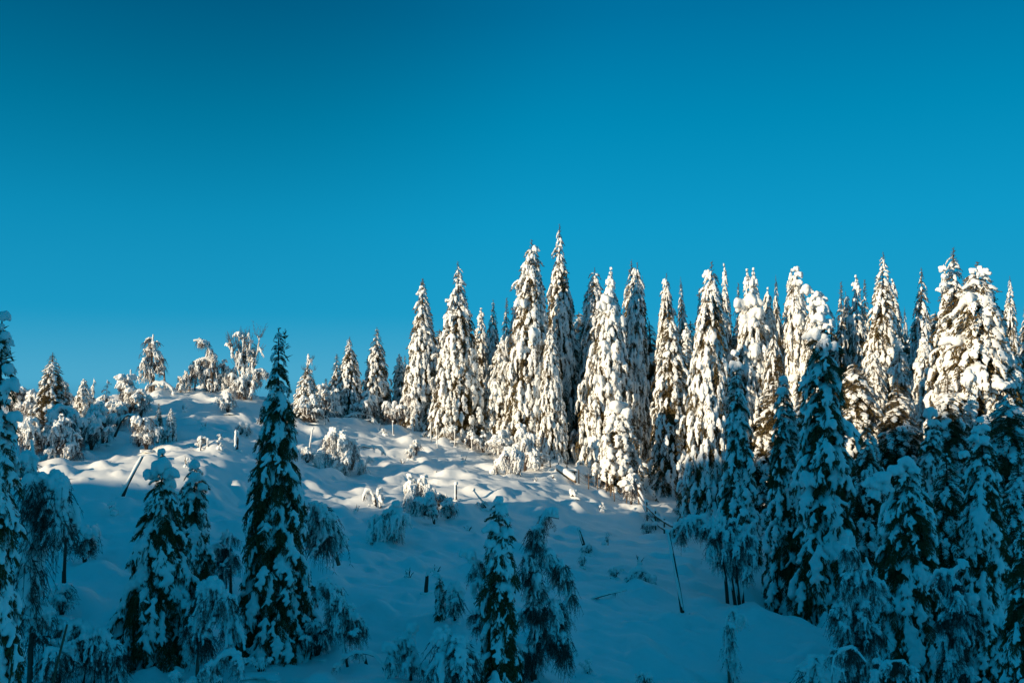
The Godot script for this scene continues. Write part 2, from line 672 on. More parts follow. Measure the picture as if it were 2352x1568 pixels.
func spruce_blocks(h: float, r: float, o: Dictionary) -> Array:
	var st_n := SurfaceTool.new()
	var st_s := SurfaceTool.new()
	st_n.begin(Mesh.PRIMITIVE_TRIANGLES)
	st_s.begin(Mesh.PRIMITIVE_TRIANGLES)
	var bend: Vector3 = o.get("bend", Vector3.ZERO)
	var snow: float = o.get("snow", 0.9)
	var bare: float = o.get("bare", 0.06)
	var fat: float = o.get("fat", 1.0)
	var salt := rng.randf() * 90.0
	for e in boughs(h, r, o):
		var t: Transform3D = e[0]
		st_n.append_from(bough_far[e[1]], 0, t)
		if e[3] == 1:
			continue
		var p: float = snow * (0.86 + 0.5 * n_mid.get_noise_3d(t.origin.x * 2.0 + salt, t.origin.y * 1.6, t.origin.z * 2.0))
		if e[2] < bare:
			p *= 0.35
		if rng.randf() < p:
			var f := fat * rr(0.75, 1.25)
			st_s.append_from(pad_far[rng.randi() % 6 if rng.randf() < 0.3 else e[1]], 0, t * Transform3D(Basis.from_scale(Vector3(f, f, 1.0)), Vector3(0, 0.03, 0)))
	var b := Brush.new()
	top_sprays(b, h, o.get("tall", 1.0), bend, o.get("heads", 1))
	st_n.append_from(b.mesh(), 0, Transform3D.IDENTITY)
	for i in int(o.get("lumps", 0)):
		var u := rr(0.07, 0.6) if i > 1 else rr(0.05, 0.1)
		var a := rng.randf() * TAU
		var q := r * crown(u, o.get("shape", 0)) * rr(0.2, 0.8)
		var y := h * (1.0 - u)
		var w := y / h
		var sc: float = rr(0.28, 0.62) * (0.5 + 0.8 * minf(u * 3.0, 1.0)) * o.get("lump_size", 1.0)
		st_s.append_from(lump[rng.randi() % 5], 0, Transform3D(Basis(Vector3.UP, rng.randf() * TAU) * Basis.from_scale(Vector3(sc, sc * rr(0.75, 1.25), sc)), Vector3(cos(a) * q, y, sin(a) * q) + bend * w * w))
	if o.get("cap", false):
		for i in 4:
			var sc: float = 0.17 + 0.05 * i
			st_s.append_from(lump[i], 0, Transform3D(Basis.from_scale(Vector3(sc, sc * 1.1, sc)), Vector3(rr(-0.08, 0.08), h - 0.1 - 0.36 * i, rr(-0.08, 0.08)) + bend))
	return [st_n.commit(), st_s.commit(), trunk_mesh(h, 0.055 * r + 0.008 * h, bend)]

func spruce_from(parts: Array, called: String, label: String, group: String, foot: Vector3, scale_xz: float, scale_y: float, turn: float, lean := 0.0) -> Node3D:
	var o := thing(called, label, "spruce", group, foot)
	var bs := Basis(Vector3(0, 0, 1), lean) * Basis(Vector3.UP, turn) * Basis.from_scale(Vector3(scale_xz, scale_y, scale_xz))
	for k in 3:
		var c := put(["needles", "snow_load", "trunk"][k], parts[k], [needle_mat, snow_mat, bark_mat][k], o, "stuff" if k < 2 else "")
		c.basis = bs
	return o

func facing(e: Array) -> float:
	var x: Transform3D = e[0]
	return x.origin.z + x.basis.z.z - 2.0 * e[3]

# a near spruce: every bough is a part, and the snow on it a sub-part
func near_spruce(px: float, py: float, d: float, hw: float, label: String, group: String, o: Dictionary) -> Node3D:
	rng.seed = int(px * 7 + py)
	var top := at(px, py, d)
	var gy := ground(top.x, top.z)
	var h := top.y - gy
	var r := 1.28 * hw / F * d
	var bend: Vector3 = o.get("bend", Vector3.ZERO)
	top -= bend
	var foot := Vector3(top.x, gy, top.z)
	var t := thing("shaded_spruce", label, "spruce", group, foot)
	put("trunk", trunk_mesh(h, 0.05 * r + 0.009 * h, bend), bark_mat, t)
	var b := Brush.new()
	top_sprays(b, h, o.get("tall", 0.8), bend, o.get("heads", 1))
	put("top_shoots", b.mesh(), needle_mat, t)
	var list := boughs(h, r, o)
	var heavy: float = o.get("heavy", 0.45)
	var light: float = o.get("light", 0.35)
	var fat: float = o.get("fat", 1.0)
	# the boughs on the near side one by one, up to 290; the others as one mass
	list.sort_custom(func(p, q): return facing(p) > facing(q))
	var far_n := Scatter.new()
	var far_s := Scatter.new()
	for i in list.size():
		var e: Array = list[i]
		var q := rng.randf()
		var f := fat * rr(0.65, 1.3)
		var c: MeshInstance3D
		if i < 290:
			c = put("bough", bough_near[e[1]], needle_mat, t)
			c.transform = e[0]
		else:
			far_n.put_in(bough_near[e[1]], e[0])
		if e[3] == 1 or q > heavy + light:
			continue
		var pad: ArrayMesh = pad_near[e[1]] if q < heavy else pad_light[e[1]]
		var st := Transform3D(Basis.from_scale(Vector3(f, f, 1.0)), Vector3(0, 0.02, 0)) if q < heavy else Transform3D.IDENTITY
		if c:
			put("snow_load", pad, snow_mat, c).transform = st
		else:
			far_s.put_in(pad, e[0] * st)
	flush(far_n, "rear_boughs", needle_mat, t)
	flush(far_s, "rear_snow", snow_mat, t)
	for i in int(o.get("lumps", 0)):
		var u := rr(0.04, 0.55) if i > 2 else rr(0.01, 0.07)
		var a := rng.randf() * TAU
		var k := r * crown(u, o.get("shape", 0)) * rr(0.3, 0.8)
		var y := h * (1.0 - u)
		var sc: float = rr(0.14, 0.32) * (0.6 + 0.7 * minf(u * 4.0, 1.0)) * o.get("lump_size", 1.0)
		var s := put("snow_cap", lump[rng.randi() % 5], snow_mat, t)
		s.transform = Transform3D(Basis(Vector3.UP, rng.randf() * TAU) * Basis.from_scale(Vector3(sc, sc * rr(0.8, 1.2), sc)), Vector3(cos(a) * k, y, sin(a) * k) + bend * pow(y / h, 2.0))
	return t

# single big snow heads: picture point and picture radius at the tree's distance
func snow_heads(t: Node3D, d: float, list: Array) -> void:
	rng.seed = int(t.position.x * 100.0)
	for e in list:
		var p := at(e[0], e[1], d + rr(-0.25, 0.1)) - t.position
		var k: float = e[2] / F * d * 1.15
		var s := put("snow_head", lump[rng.randi() % 5], snow_mat, t)
		s.transform = Transform3D(Basis(Vector3.UP, rng.randf() * TAU) * Basis.from_scale(Vector3(k, k * rr(0.85, 1.1), k)), p)

# ------------------------------------------------------------------ birches and bent shrubs
func curve_through(points: Array, n: int) -> PackedVector3Array:
	var c := Curve3D.new()
	for i in points.size():
		var p: Vector3 = points[i]
		var a: Vector3 = points[maxi(i - 1, 0)]
		var b: Vector3 = points[mini(i + 1, points.size() - 1)]
		var tan := (b - a) / 6.0
		c.add_point(p, -tan, tan)
	var out := PackedVector3Array()
	for i in n:
		out.append(c.sample_baked(c.get_baked_length() * i / (n - 1.0), true))
	return out

func snow_sleeve(b: Brush, path: PackedVector3Array, base: float, thick: float) -> void:
	var p := PackedVector3Array()
	var r := PackedFloat32Array()
	var n := path.size()
	var ph := rng.randf() * 10.0
	for i in n:
		var ax := (path[mini(i + 1, n - 1)] - path[maxi(i - 1, 0)]).normalized()
		var flat := sqrt(maxf(1.0 - ax.y * ax.y, 0.0))
		var w := base + thick * (0.25 + 0.75 * flat) * (0.75 + 0.45 * sin(i * 1.7 + ph) * sin(i * 0.9 + ph * 2.0)) * (0.55 if i == 0 or i == n - 1 else 1.0)
		p.append(path[i] + Vector3(0, w * 0.75 * flat, 0) + Vector3(-0.3, 0, 0.2) * w * (1.0 - flat))
		r.append(w)
	b.tube(p, r, 7, Color.WHITE)

# trunks: Array of [points (world, screen-plane), radius]; hangs: how the twigs hang
func birch(called: String, label: String, category: String, group: String, foot: Vector3, trunks: Array, o: Dictionary) -> Node3D:
	var t := thing(called, label, category, group, foot)
	var bark := Brush.new()
	var sleeve := Brush.new()
	var tw_s := Scatter.new()
	var dr_s := Scatter.new()
	var pf_s := Scatter.new()
	var pick := rng.randi() % 6
	var nb: int = o.get("branches", 9)
	var spread: float = o.get("spread", 1.2)
	var hang: float = o.get("hang", 1.0)
	var snow: float = o.get("snow", 0.7)
	var thick: float = o.get("thick", 0.1)
	var from: float = o.get("from", 0.4)
	var up: float = o.get("up", 0.35)
	for tr in trunks:
		var pts := []
		for p in tr[0]:
			pts.append(p - foot)
		var rad: float = tr[1]
		var n := 14
		var path := curve_through(pts, n)
		var radii := PackedFloat32Array()
		for i in n:
			radii.append(lerpf(rad, rad * 0.3, i / (n - 1.0)))
		var one := Brush.new()
		one.tube(path, radii, 6, Color.WHITE)
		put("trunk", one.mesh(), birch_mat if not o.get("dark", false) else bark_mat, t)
		snow_sleeve(sleeve, path.slice(1), rad * 0.3, thick)
		for k in nb:
			var w := lerpf(from, 0.99, (k + rng.randf()) / nb)
			var p := path[int(w * (n - 1))]
			var a := rng.randf() * TAU
			var dir := Vector3(cos(a), up + rr(-0.2, 0.3), sin(a) * 0.8).normalized()
			var l := spread * rr(0.5, 1.1) * (1.15 - 0.5 * w)
			var br := PackedVector3Array()
			var rs := PackedFloat32Array()
			for i in 7:
				var s := i / 6.0
				br.append(p + dir * l * s + Vector3(rr(-0.03, 0.03), -o.get("fall", 0.75) * l * s * s, rr(-0.03, 0.03)))
				rs.append(lerpf(rad * 0.32, 0.012, s))
			bark.tube(br, rs, 4, Color.WHITE, false)
			if rng.randf() < 0.35 + 0.65 * snow:
				snow_sleeve(sleeve, br.slice(1), 0.015, thick * rr(0.45, 0.9))
			for i in range(2, 7):
				for rep in int(o.get("rep", 1)):
					var hl := hang * rr(0.55, 1.15)
					var q := br[i] + Vector3(rr(-0.08, 0.08), 0, rr(-0.08, 0.08))
					if rng.randf() < o.get("twigs", 0.55):
						var tw := Basis(Vector3.UP, rng.randf() * TAU) * Basis.from_scale(Vector3(hl * 0.75, hl * (-1.0 if o.get("upright", false) else 1.0), hl * 0.75))
						tw_s.put_in(twig_bunch[(pick + rng.randi() % 3) % 6], Transform3D(tw, q))
					if rng.randf() < snow * 0.75:
						var sl := hl * rr(0.7, 1.0)
						var wd: float = sl * o.get("width", 0.9)
						var tilt := Basis(Vector3(rr(-1, 1), 0, rr(-1, 1)).normalized(), rr(0.0, 0.45)) * Basis(Vector3.UP, rng.randf() * TAU)
						if rng.randf() < o.get("puffy", 0.4):
							var ps := sl * rr(0.28, 0.55)
							pf_s.put_in(puff[(pick + rng.randi() % 3) % 6], Transform3D(tilt * Basis.from_scale(Vector3.ONE * ps), q + Vector3(0, 0.05, 0)))
						else:
							dr_s.put_in(drape[(pick + rng.randi() % 3) % 6], Transform3D(tilt * Basis.from_scale(Vector3(wd, sl, wd)), q))
	for i in int(o.get("lumps", 0)):
		var tr: Array = trunks[rng.randi() % trunks.size()]
		var pts: Array = tr[0]
		var p: Vector3 = pts[rng.randi_range(1, pts.size() - 1)] - foot
		var sc: float = rr(0.16, 0.3) * o.get("lump_size", 1.0)
		pf_s.put_in(lump[(pick + rng.randi() % 3) % 5], Transform3D(Basis.from_scale(Vector3(sc, sc * rr(0.7, 1.2), sc)), p + Vector3(rr(-0.15, 0.15), 0.08, rr(-0.15, 0.15))))
	if bark.pos.size() > 0:
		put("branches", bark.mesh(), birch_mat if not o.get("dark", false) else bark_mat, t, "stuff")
	put("snow_load", sleeve.mesh(), snow_mat, t, "stuff")
	flush(tw_s, "twigs", twig_mat, t)
	flush(dr_s, "hanging_snow", snow_mat, t)
	flush(pf_s, "snow_clump", snow_mat, t)
	return t

# trunk given as picture points with a depth
func line(d: float, pts: Array) -> Array:
	var out := []
	for i in pts.size():
		var p: Array = pts[i]
		out.append(at(p[0], p[1], d + (p[2] if p.size() > 2 else 0.0)))
	var g := ground(out[0].x, out[0].z) - 0.12
	if absf(out[0].y - g) < 2.5:
		out[0].y = g
	return out

func screen_birch(label: String, group: String, d: float, trunks: Array, o: Dictionary, called := "snowy_birch", category := "birch") -> Node3D:
	var ts := []
	rng.seed = int(trunks[0][0][0][0] * 13 + trunks[0][0][0][1] * 7)
	for t in trunks:
		ts.append([line(d, t[0]), t[1]])
	var f: Vector3 = ts[0][0][0]
	return birch(called, label, category, group, f, ts, o)

# a low shrub or seedling under a load of snow, w x h metres
func bush(px: float, py: float, d: float, w: float, h: float, label: String, group: String, o := {}) -> Node3D:
	rng.seed = int(px * 17 + py * 5)
	var foot := at(px, py, d)
	foot.y = ground(foot.x, foot.z)
	var t := thing(o.get("name", "snowy_bush"), label, o.get("category", "bush"), group, foot)
	var tw_s := Scatter.new()
	var dr_s := Scatter.new()
	var pf_s := Scatter.new()
	var pick := rng.randi() % 6
	var b := Brush.new()
	var n: int = o.get("stems", 7)
	var lean: float = o.get("lean", 0.0)
	for i in n:
		var a := TAU * (i + rng.randf()) / n
		var q := Vector3(cos(a) * w * 0.5 * rr(0.3, 1.0), h * rr(0.45, 1.0), sin(a) * w * 0.45 * rr(0.3, 1.0)) + Vector3(lean * w, 0, 0)
		if i == 0:
			q = Vector3(lean * w, h, 0)
		var br := PackedVector3Array()
		var rs := PackedFloat32Array()
		for k in 6:
			var s := k / 5.0
			br.append(Vector3(q.x * s * s * 0.5 + q.x * s * 0.5, -0.15 + (q.y + 0.15) * (1.0 - pow(1.0 - s, 1.7)), q.z * s))
			rs.append(lerpf(0.05, 0.012, s) * (0.5 + h * 0.3))
		b.tube(br, rs, 5, Color.WHITE, false)
		for k in range(2, 6):
			for rep in 2:
				var p := br[k] + Vector3(rr(-0.1, 0.1), rr(-0.05, 0.1), rr(-0.1, 0.1)) * h * 0.6
				var hl := clampf(p.y * rr(0.5, 0.85), 0.15, 1.2)
				if rng.randf() < o.get("twigs", 0.45):
					tw_s.put_in(twig_bunch[(pick + rng.randi() % 3) % 6], Transform3D(Basis(Vector3.UP, rng.randf() * TAU) * Basis.from_scale(Vector3(hl, hl, hl)), p))
				if rng.randf() < o.get("snow", 0.95):
					var tilt := Basis(Vector3(q.z + 0.001, 0, -q.x).normalized(), rr(-0.45, 0.1)) * Basis(Vector3.UP, rng.randf() * TAU)
					if rng.randf() < 0.55:
						var ps := hl * rr(0.32, 0.65)
						pf_s.put_in(puff[(pick + rng.randi() % 3) % 6], Transform3D(tilt * Basis.from_scale(Vector3.ONE * ps), p))
					else:
						dr_s.put_in(drape[(pick + rng.randi() % 3) % 6], Transform3D(tilt * Basis.from_scale(Vector3(hl * 0.8, hl * rr(0.6, 0.95), hl * 0.8)), p + Vector3(0, 0.03, 0)))
		var sc: float = h * rr(0.08, 0.15) * o.get("lump_size", 1.0)
		if rng.randf() < o.get("lump", 0.6):
			pf_s.put_in(lump[(pick + rng.randi() % 3) % 5], Transform3D(Basis(Vector3.UP, rng.randf() * TAU) * Basis.from_scale(Vector3(sc, sc * 0.85, sc)), br[5]))
	put("branches", b.mesh(), bark_mat, t, "stuff")
	tw_s.put_in(twig_bunch[pick], Transform3D(Basis.from_scale(Vector3.ONE * 0.3), Vector3(0, h * 0.5, 0)))
	pf_s.put_in(lump[pick % 5], Transform3D(Basis.from_scale(Vector3(w * 0.4, 0.16, w * 0.4)), Vector3(0, 0.0, 0)))
	flush(tw_s, "twigs", twig_mat, t)
	flush(dr_s, "hanging_snow", snow_mat, t)
	flush(pf_s, "snow_clump", snow_mat, t)
	return t

# a post, snag or stump from picture points, with a snow cap on its head
func post(px: float, py: float, d: float, px2: float, py2: float, r: float, label: String, o := {}) -> Node3D:
	rng.seed = int(px * 19 + py * 3)
	var a := at(px, py, d)
	a.y = ground(a.x, a.z)
	var e := at(px2, py2, d + o.get("deeper", 0.0)) - a
	if e.y < 0.2:
		e.y = 0.2
	var t := thing(o.get("name", "snag"), label, o.get("category", "snag"), o.get("group", ""), a)
	var b := Brush.new()
	var side := Vector3(rr(-1, 1), 0, rr(-1, 1)) * 0.02
	b.tube(PackedVector3Array([Vector3(0, -0.4, 0), e * 0.3 + side, e * 0.7 - side, e]), PackedFloat32Array([r * 1.15, r, r * 0.9, r * 0.75]), 7, Color.WHITE)
	put("stem", b.mesh(), o.get("mat", bark_mat), t)
	var cap: float = o.get("cap", 1.9)
	if cap > 0.0:
		var s := put("snow_cap", lump[rng.randi() % 5], snow_mat, t)
		var k := r * cap
		s.transform = Transform3D(Basis(Vector3.UP, rng.randf() * TAU) * Basis.from_scale(Vector3(k, k * o.get("cap_tall", 1.1), k)), e + Vector3(0, k * 0.25, 0))
	if o.get("caked", 0.0) > 0.0:
		var s := Brush.new()
		var w: float = o.caked
		s.tube(PackedVector3Array([e * 0.04, e * 0.28, e * 0.5, e * 0.75, e]), PackedFloat32Array([w * 0.7, w, w * 0.75, w * 1.05, w * 0.7]), 7, Color.WHITE)
		var c := put("caked_snow", s.mesh(), snow_mat, t)
		c.position = Vector3(-0.4, 0.0, 0.5) * r + Vector3(0, r * 0.4, 0)
	if o.get("drift", true):
		var f := put("foot_snow", lump[rng.randi() % 5], snow_mat, t)
		f.transform = Transform3D(Basis.from_scale(Vector3(r * 3.2 + 0.1, 0.13 + r * 0.5, r * 3.2 + 0.1)), Vector3(0, -0.03, 0))
	return t

# ------------------------------------------------------------------ the place
func sky_image() -> Image:
	var im := Image.create_empty(512, 256, false, Image.FORMAT_RGBF)
	# elevation in degrees, sRGB colour
	var el := [-90.0, -30.0, -6.0, 1.0, 4.5, 10.0, 16.0, 22.5, 40.0, 90.0]
	var co := [Color(0.2, 0.48, 0.6), Color(0.26, 0.58, 0.72), Color(0.35, 0.675, 0.805), Color(0.29, 0.65, 0.79), Color(0.11, 0.605, 0.778), Color(0.055, 0.59, 0.772), Color(0.0, 0.532, 0.708), Color(0.0, 0.44, 0.625), Color(0.03, 0.43, 0.60), Color(0.05, 0.43, 0.59)]
	for y in 256:
		var e := 90.0 - (y + 0.5) / 256.0 * 180.0
		var k := 0
		while k < el.size() - 2 and e > el[k + 1]:
			k += 1
		var c: Color = co[k].srgb_to_linear().lerp(co[k + 1].srgb_to_linear(), clampf((e - el[k]) / (el[k + 1] - el[k]), 0.0, 1.0))
		for x in 512:
			# clear air is darkest a quarter turn away from the sun
			var az := (x + 0.5) / 512.0 * TAU
			var dir := Vector3(sin(az) * cos(deg_to_rad(e)), sin(deg_to_rad(e)), cos(az) * cos(deg_to_rad(e)))
			var g := dir.dot(Vector3(-SUN_L.x, SUN_TAN, -SUN_L.y).normalized())
			var m := 0.9 * lerpf(1.0, 0.6 + 0.37 * smoothstep(0.0, 0.3, g * g), smoothstep(-2.0, 24.0, e))
			im.set_pixel(x, y, Color(c.r * m, c.g * m, c.b * m))
	return im

func mat(lin: Color, rough: float, tinted: bool) -> StandardMaterial3D:
	var m := StandardMaterial3D.new()
	m.albedo_color = lin.linear_to_srgb()
	m.roughness = rough
	m.vertex_color_use_as_albedo = tinted
	m.metallic_specular = 0.25
	return m

func _ready() -> void:
	cam = Camera3D.new()
	cam.name = "camera"
	cam.fov = rad_to_deg(2.0 * atan(784.0 / F))
	cam.far = 6000.0
	cam.near = 0.1
	cam.rotation_degrees.x = PITCH
	add_child(cam)
	var env := Environment.new()
	env.background_mode = Environment.BG_SKY
	var sky := Sky.new()
	var pano := PanoramaSkyMaterial.new()
	pano.panorama = ImageTexture.create_from_image(sky_image())
	sky.sky_material = pano
	env.sky = sky
	env.tonemap_mode = Environment.TONE_MAPPER_LINEAR
	env.tonemap_exposure = 1.16
	env.sdfgi_enabled = true
	env.ssao_enabled = true
	env.ssil_enabled = true
	var we := WorldEnvironment.new()
	we.name = "world_environment"
	we.environment = env
	add_child(we)
	var sun := DirectionalLight3D.new()
	sun.name = "sun"
	sun.light_energy = 1.6
	sun.light_color = Color(1.0, 0.915, 0.78)
	sun.light_angular_distance = 0.7
	sun.shadow_enabled = true
	add_child(sun)
	sun.look_at_from_position(Vector3.ZERO, Vector3(SUN_L.x, -SUN_TAN, -SUN_L.y), Vector3.UP)

	snow_mat = mat(Color(0.9, 0.9, 0.875), 0.9, false)
	ground_mat = mat(Color(0.9, 0.9, 0.875), 0.92, false)
	needle_mat = mat(Color(0.155, 0.112, 0.05), 0.9, true)
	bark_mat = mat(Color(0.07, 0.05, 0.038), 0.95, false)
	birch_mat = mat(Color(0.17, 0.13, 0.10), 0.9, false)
	twig_mat = mat(Color(0.12, 0.09, 0.075), 0.9, true)
	post_mat = mat(Color(0.16, 0.11, 0.07), 0.9, false)

	n_big.seed = 3
	n_big.frequency = 0.07
	n_big.fractal_octaves = 2
	n_mid.seed = 5
	n_mid.frequency = 0.3
	n_mid.fractal_octaves = 3
	n_fine.seed = 8
	n_fine.frequency = 0.9
	n_fine.fractal_octaves = 2
	n_mound.seed = 21
	n_mound.frequency = 0.36
	n_mound.fractal_octaves = 1

	# heights of the land, surveyed as picture points with a distance
	var pts: Array[Vector3] = []
	for p in [[1176, 1568, 31], [300, 1560, 31], [0, 1600, 28], [620, 1490, 35], [1100, 1400, 40], [900, 1300, 49], [870, 1240, 54], [1000, 1200, 58], [770, 1290, 47],
			[1190, 1100, 70], [1330, 1210, 62], [1560, 1390, 44], [1480, 1172, 69], [1560, 1240, 62], [1330, 1100, 74], [1240, 1070, 80], [1420, 1155, 71], [1500, 1160, 74],
			[1060, 1008, 88], [960, 975, 95], [870, 970, 97], [760, 968, 96], [800, 1095, 71], [150, 1062, 63], [210, 1035, 67], [400, 892, 86], [330, 908, 83], [500, 892, 88],
			[560, 920, 85], [620, 950, 82], [100, 985, 77], [200, 960, 80], [40, 930, 88], [550, 1030, 67], [450, 1040, 63], [300, 1200, 50], [200, 1300, 43], [150, 1400, 37],
			[520, 1200, 51], [700, 1180, 58], [690, 1010, 78], [1690, 1392, 42], [1745, 1430, 41], [1790, 1500, 38], [1820, 1600, 34], [1950, 1660, 33], [2100, 1640, 33], [2300, 1700, 32], [1885, 1500, 47], [1690, 1290, 52],
			[1590, 1190, 68], [1640, 1175, 72], [2016, 1045, 86], [2113, 1010, 88], [2197, 1200, 62], [2250, 1260, 56], [2075, 1510, 39], [2255, 1560, 38], [1290, 1050, 88],
			[1500, 1030, 95], [1750, 1020, 100], [2000, 1000, 105], [2350, 1010, 100], [2500, 1250, 60], [-200, 960, 90], [-250, 1150, 60], [-200, 1300, 45], [1900, 1200, 64]]:
		pts.append(at(p[0], p[1], p[2]))
	for x in [-90.0, -60.0, -30.0, -10.0, 10.0, 30.0, 60.0, 100.0]:
		pts.append(Vector3(x, -6.5, -120.0))
		pts.append(Vector3(x, -12.0, -150.0))
		pts.append(Vector3(x, -20.0, -195.0))
	make_land(pts)
	build_ground()
	make_blocks()
	build_spruces()
	build_near_spruces()
	build_hill_left()
	build_middle()
	build_front()
	build_seedlings()
	build_fence()

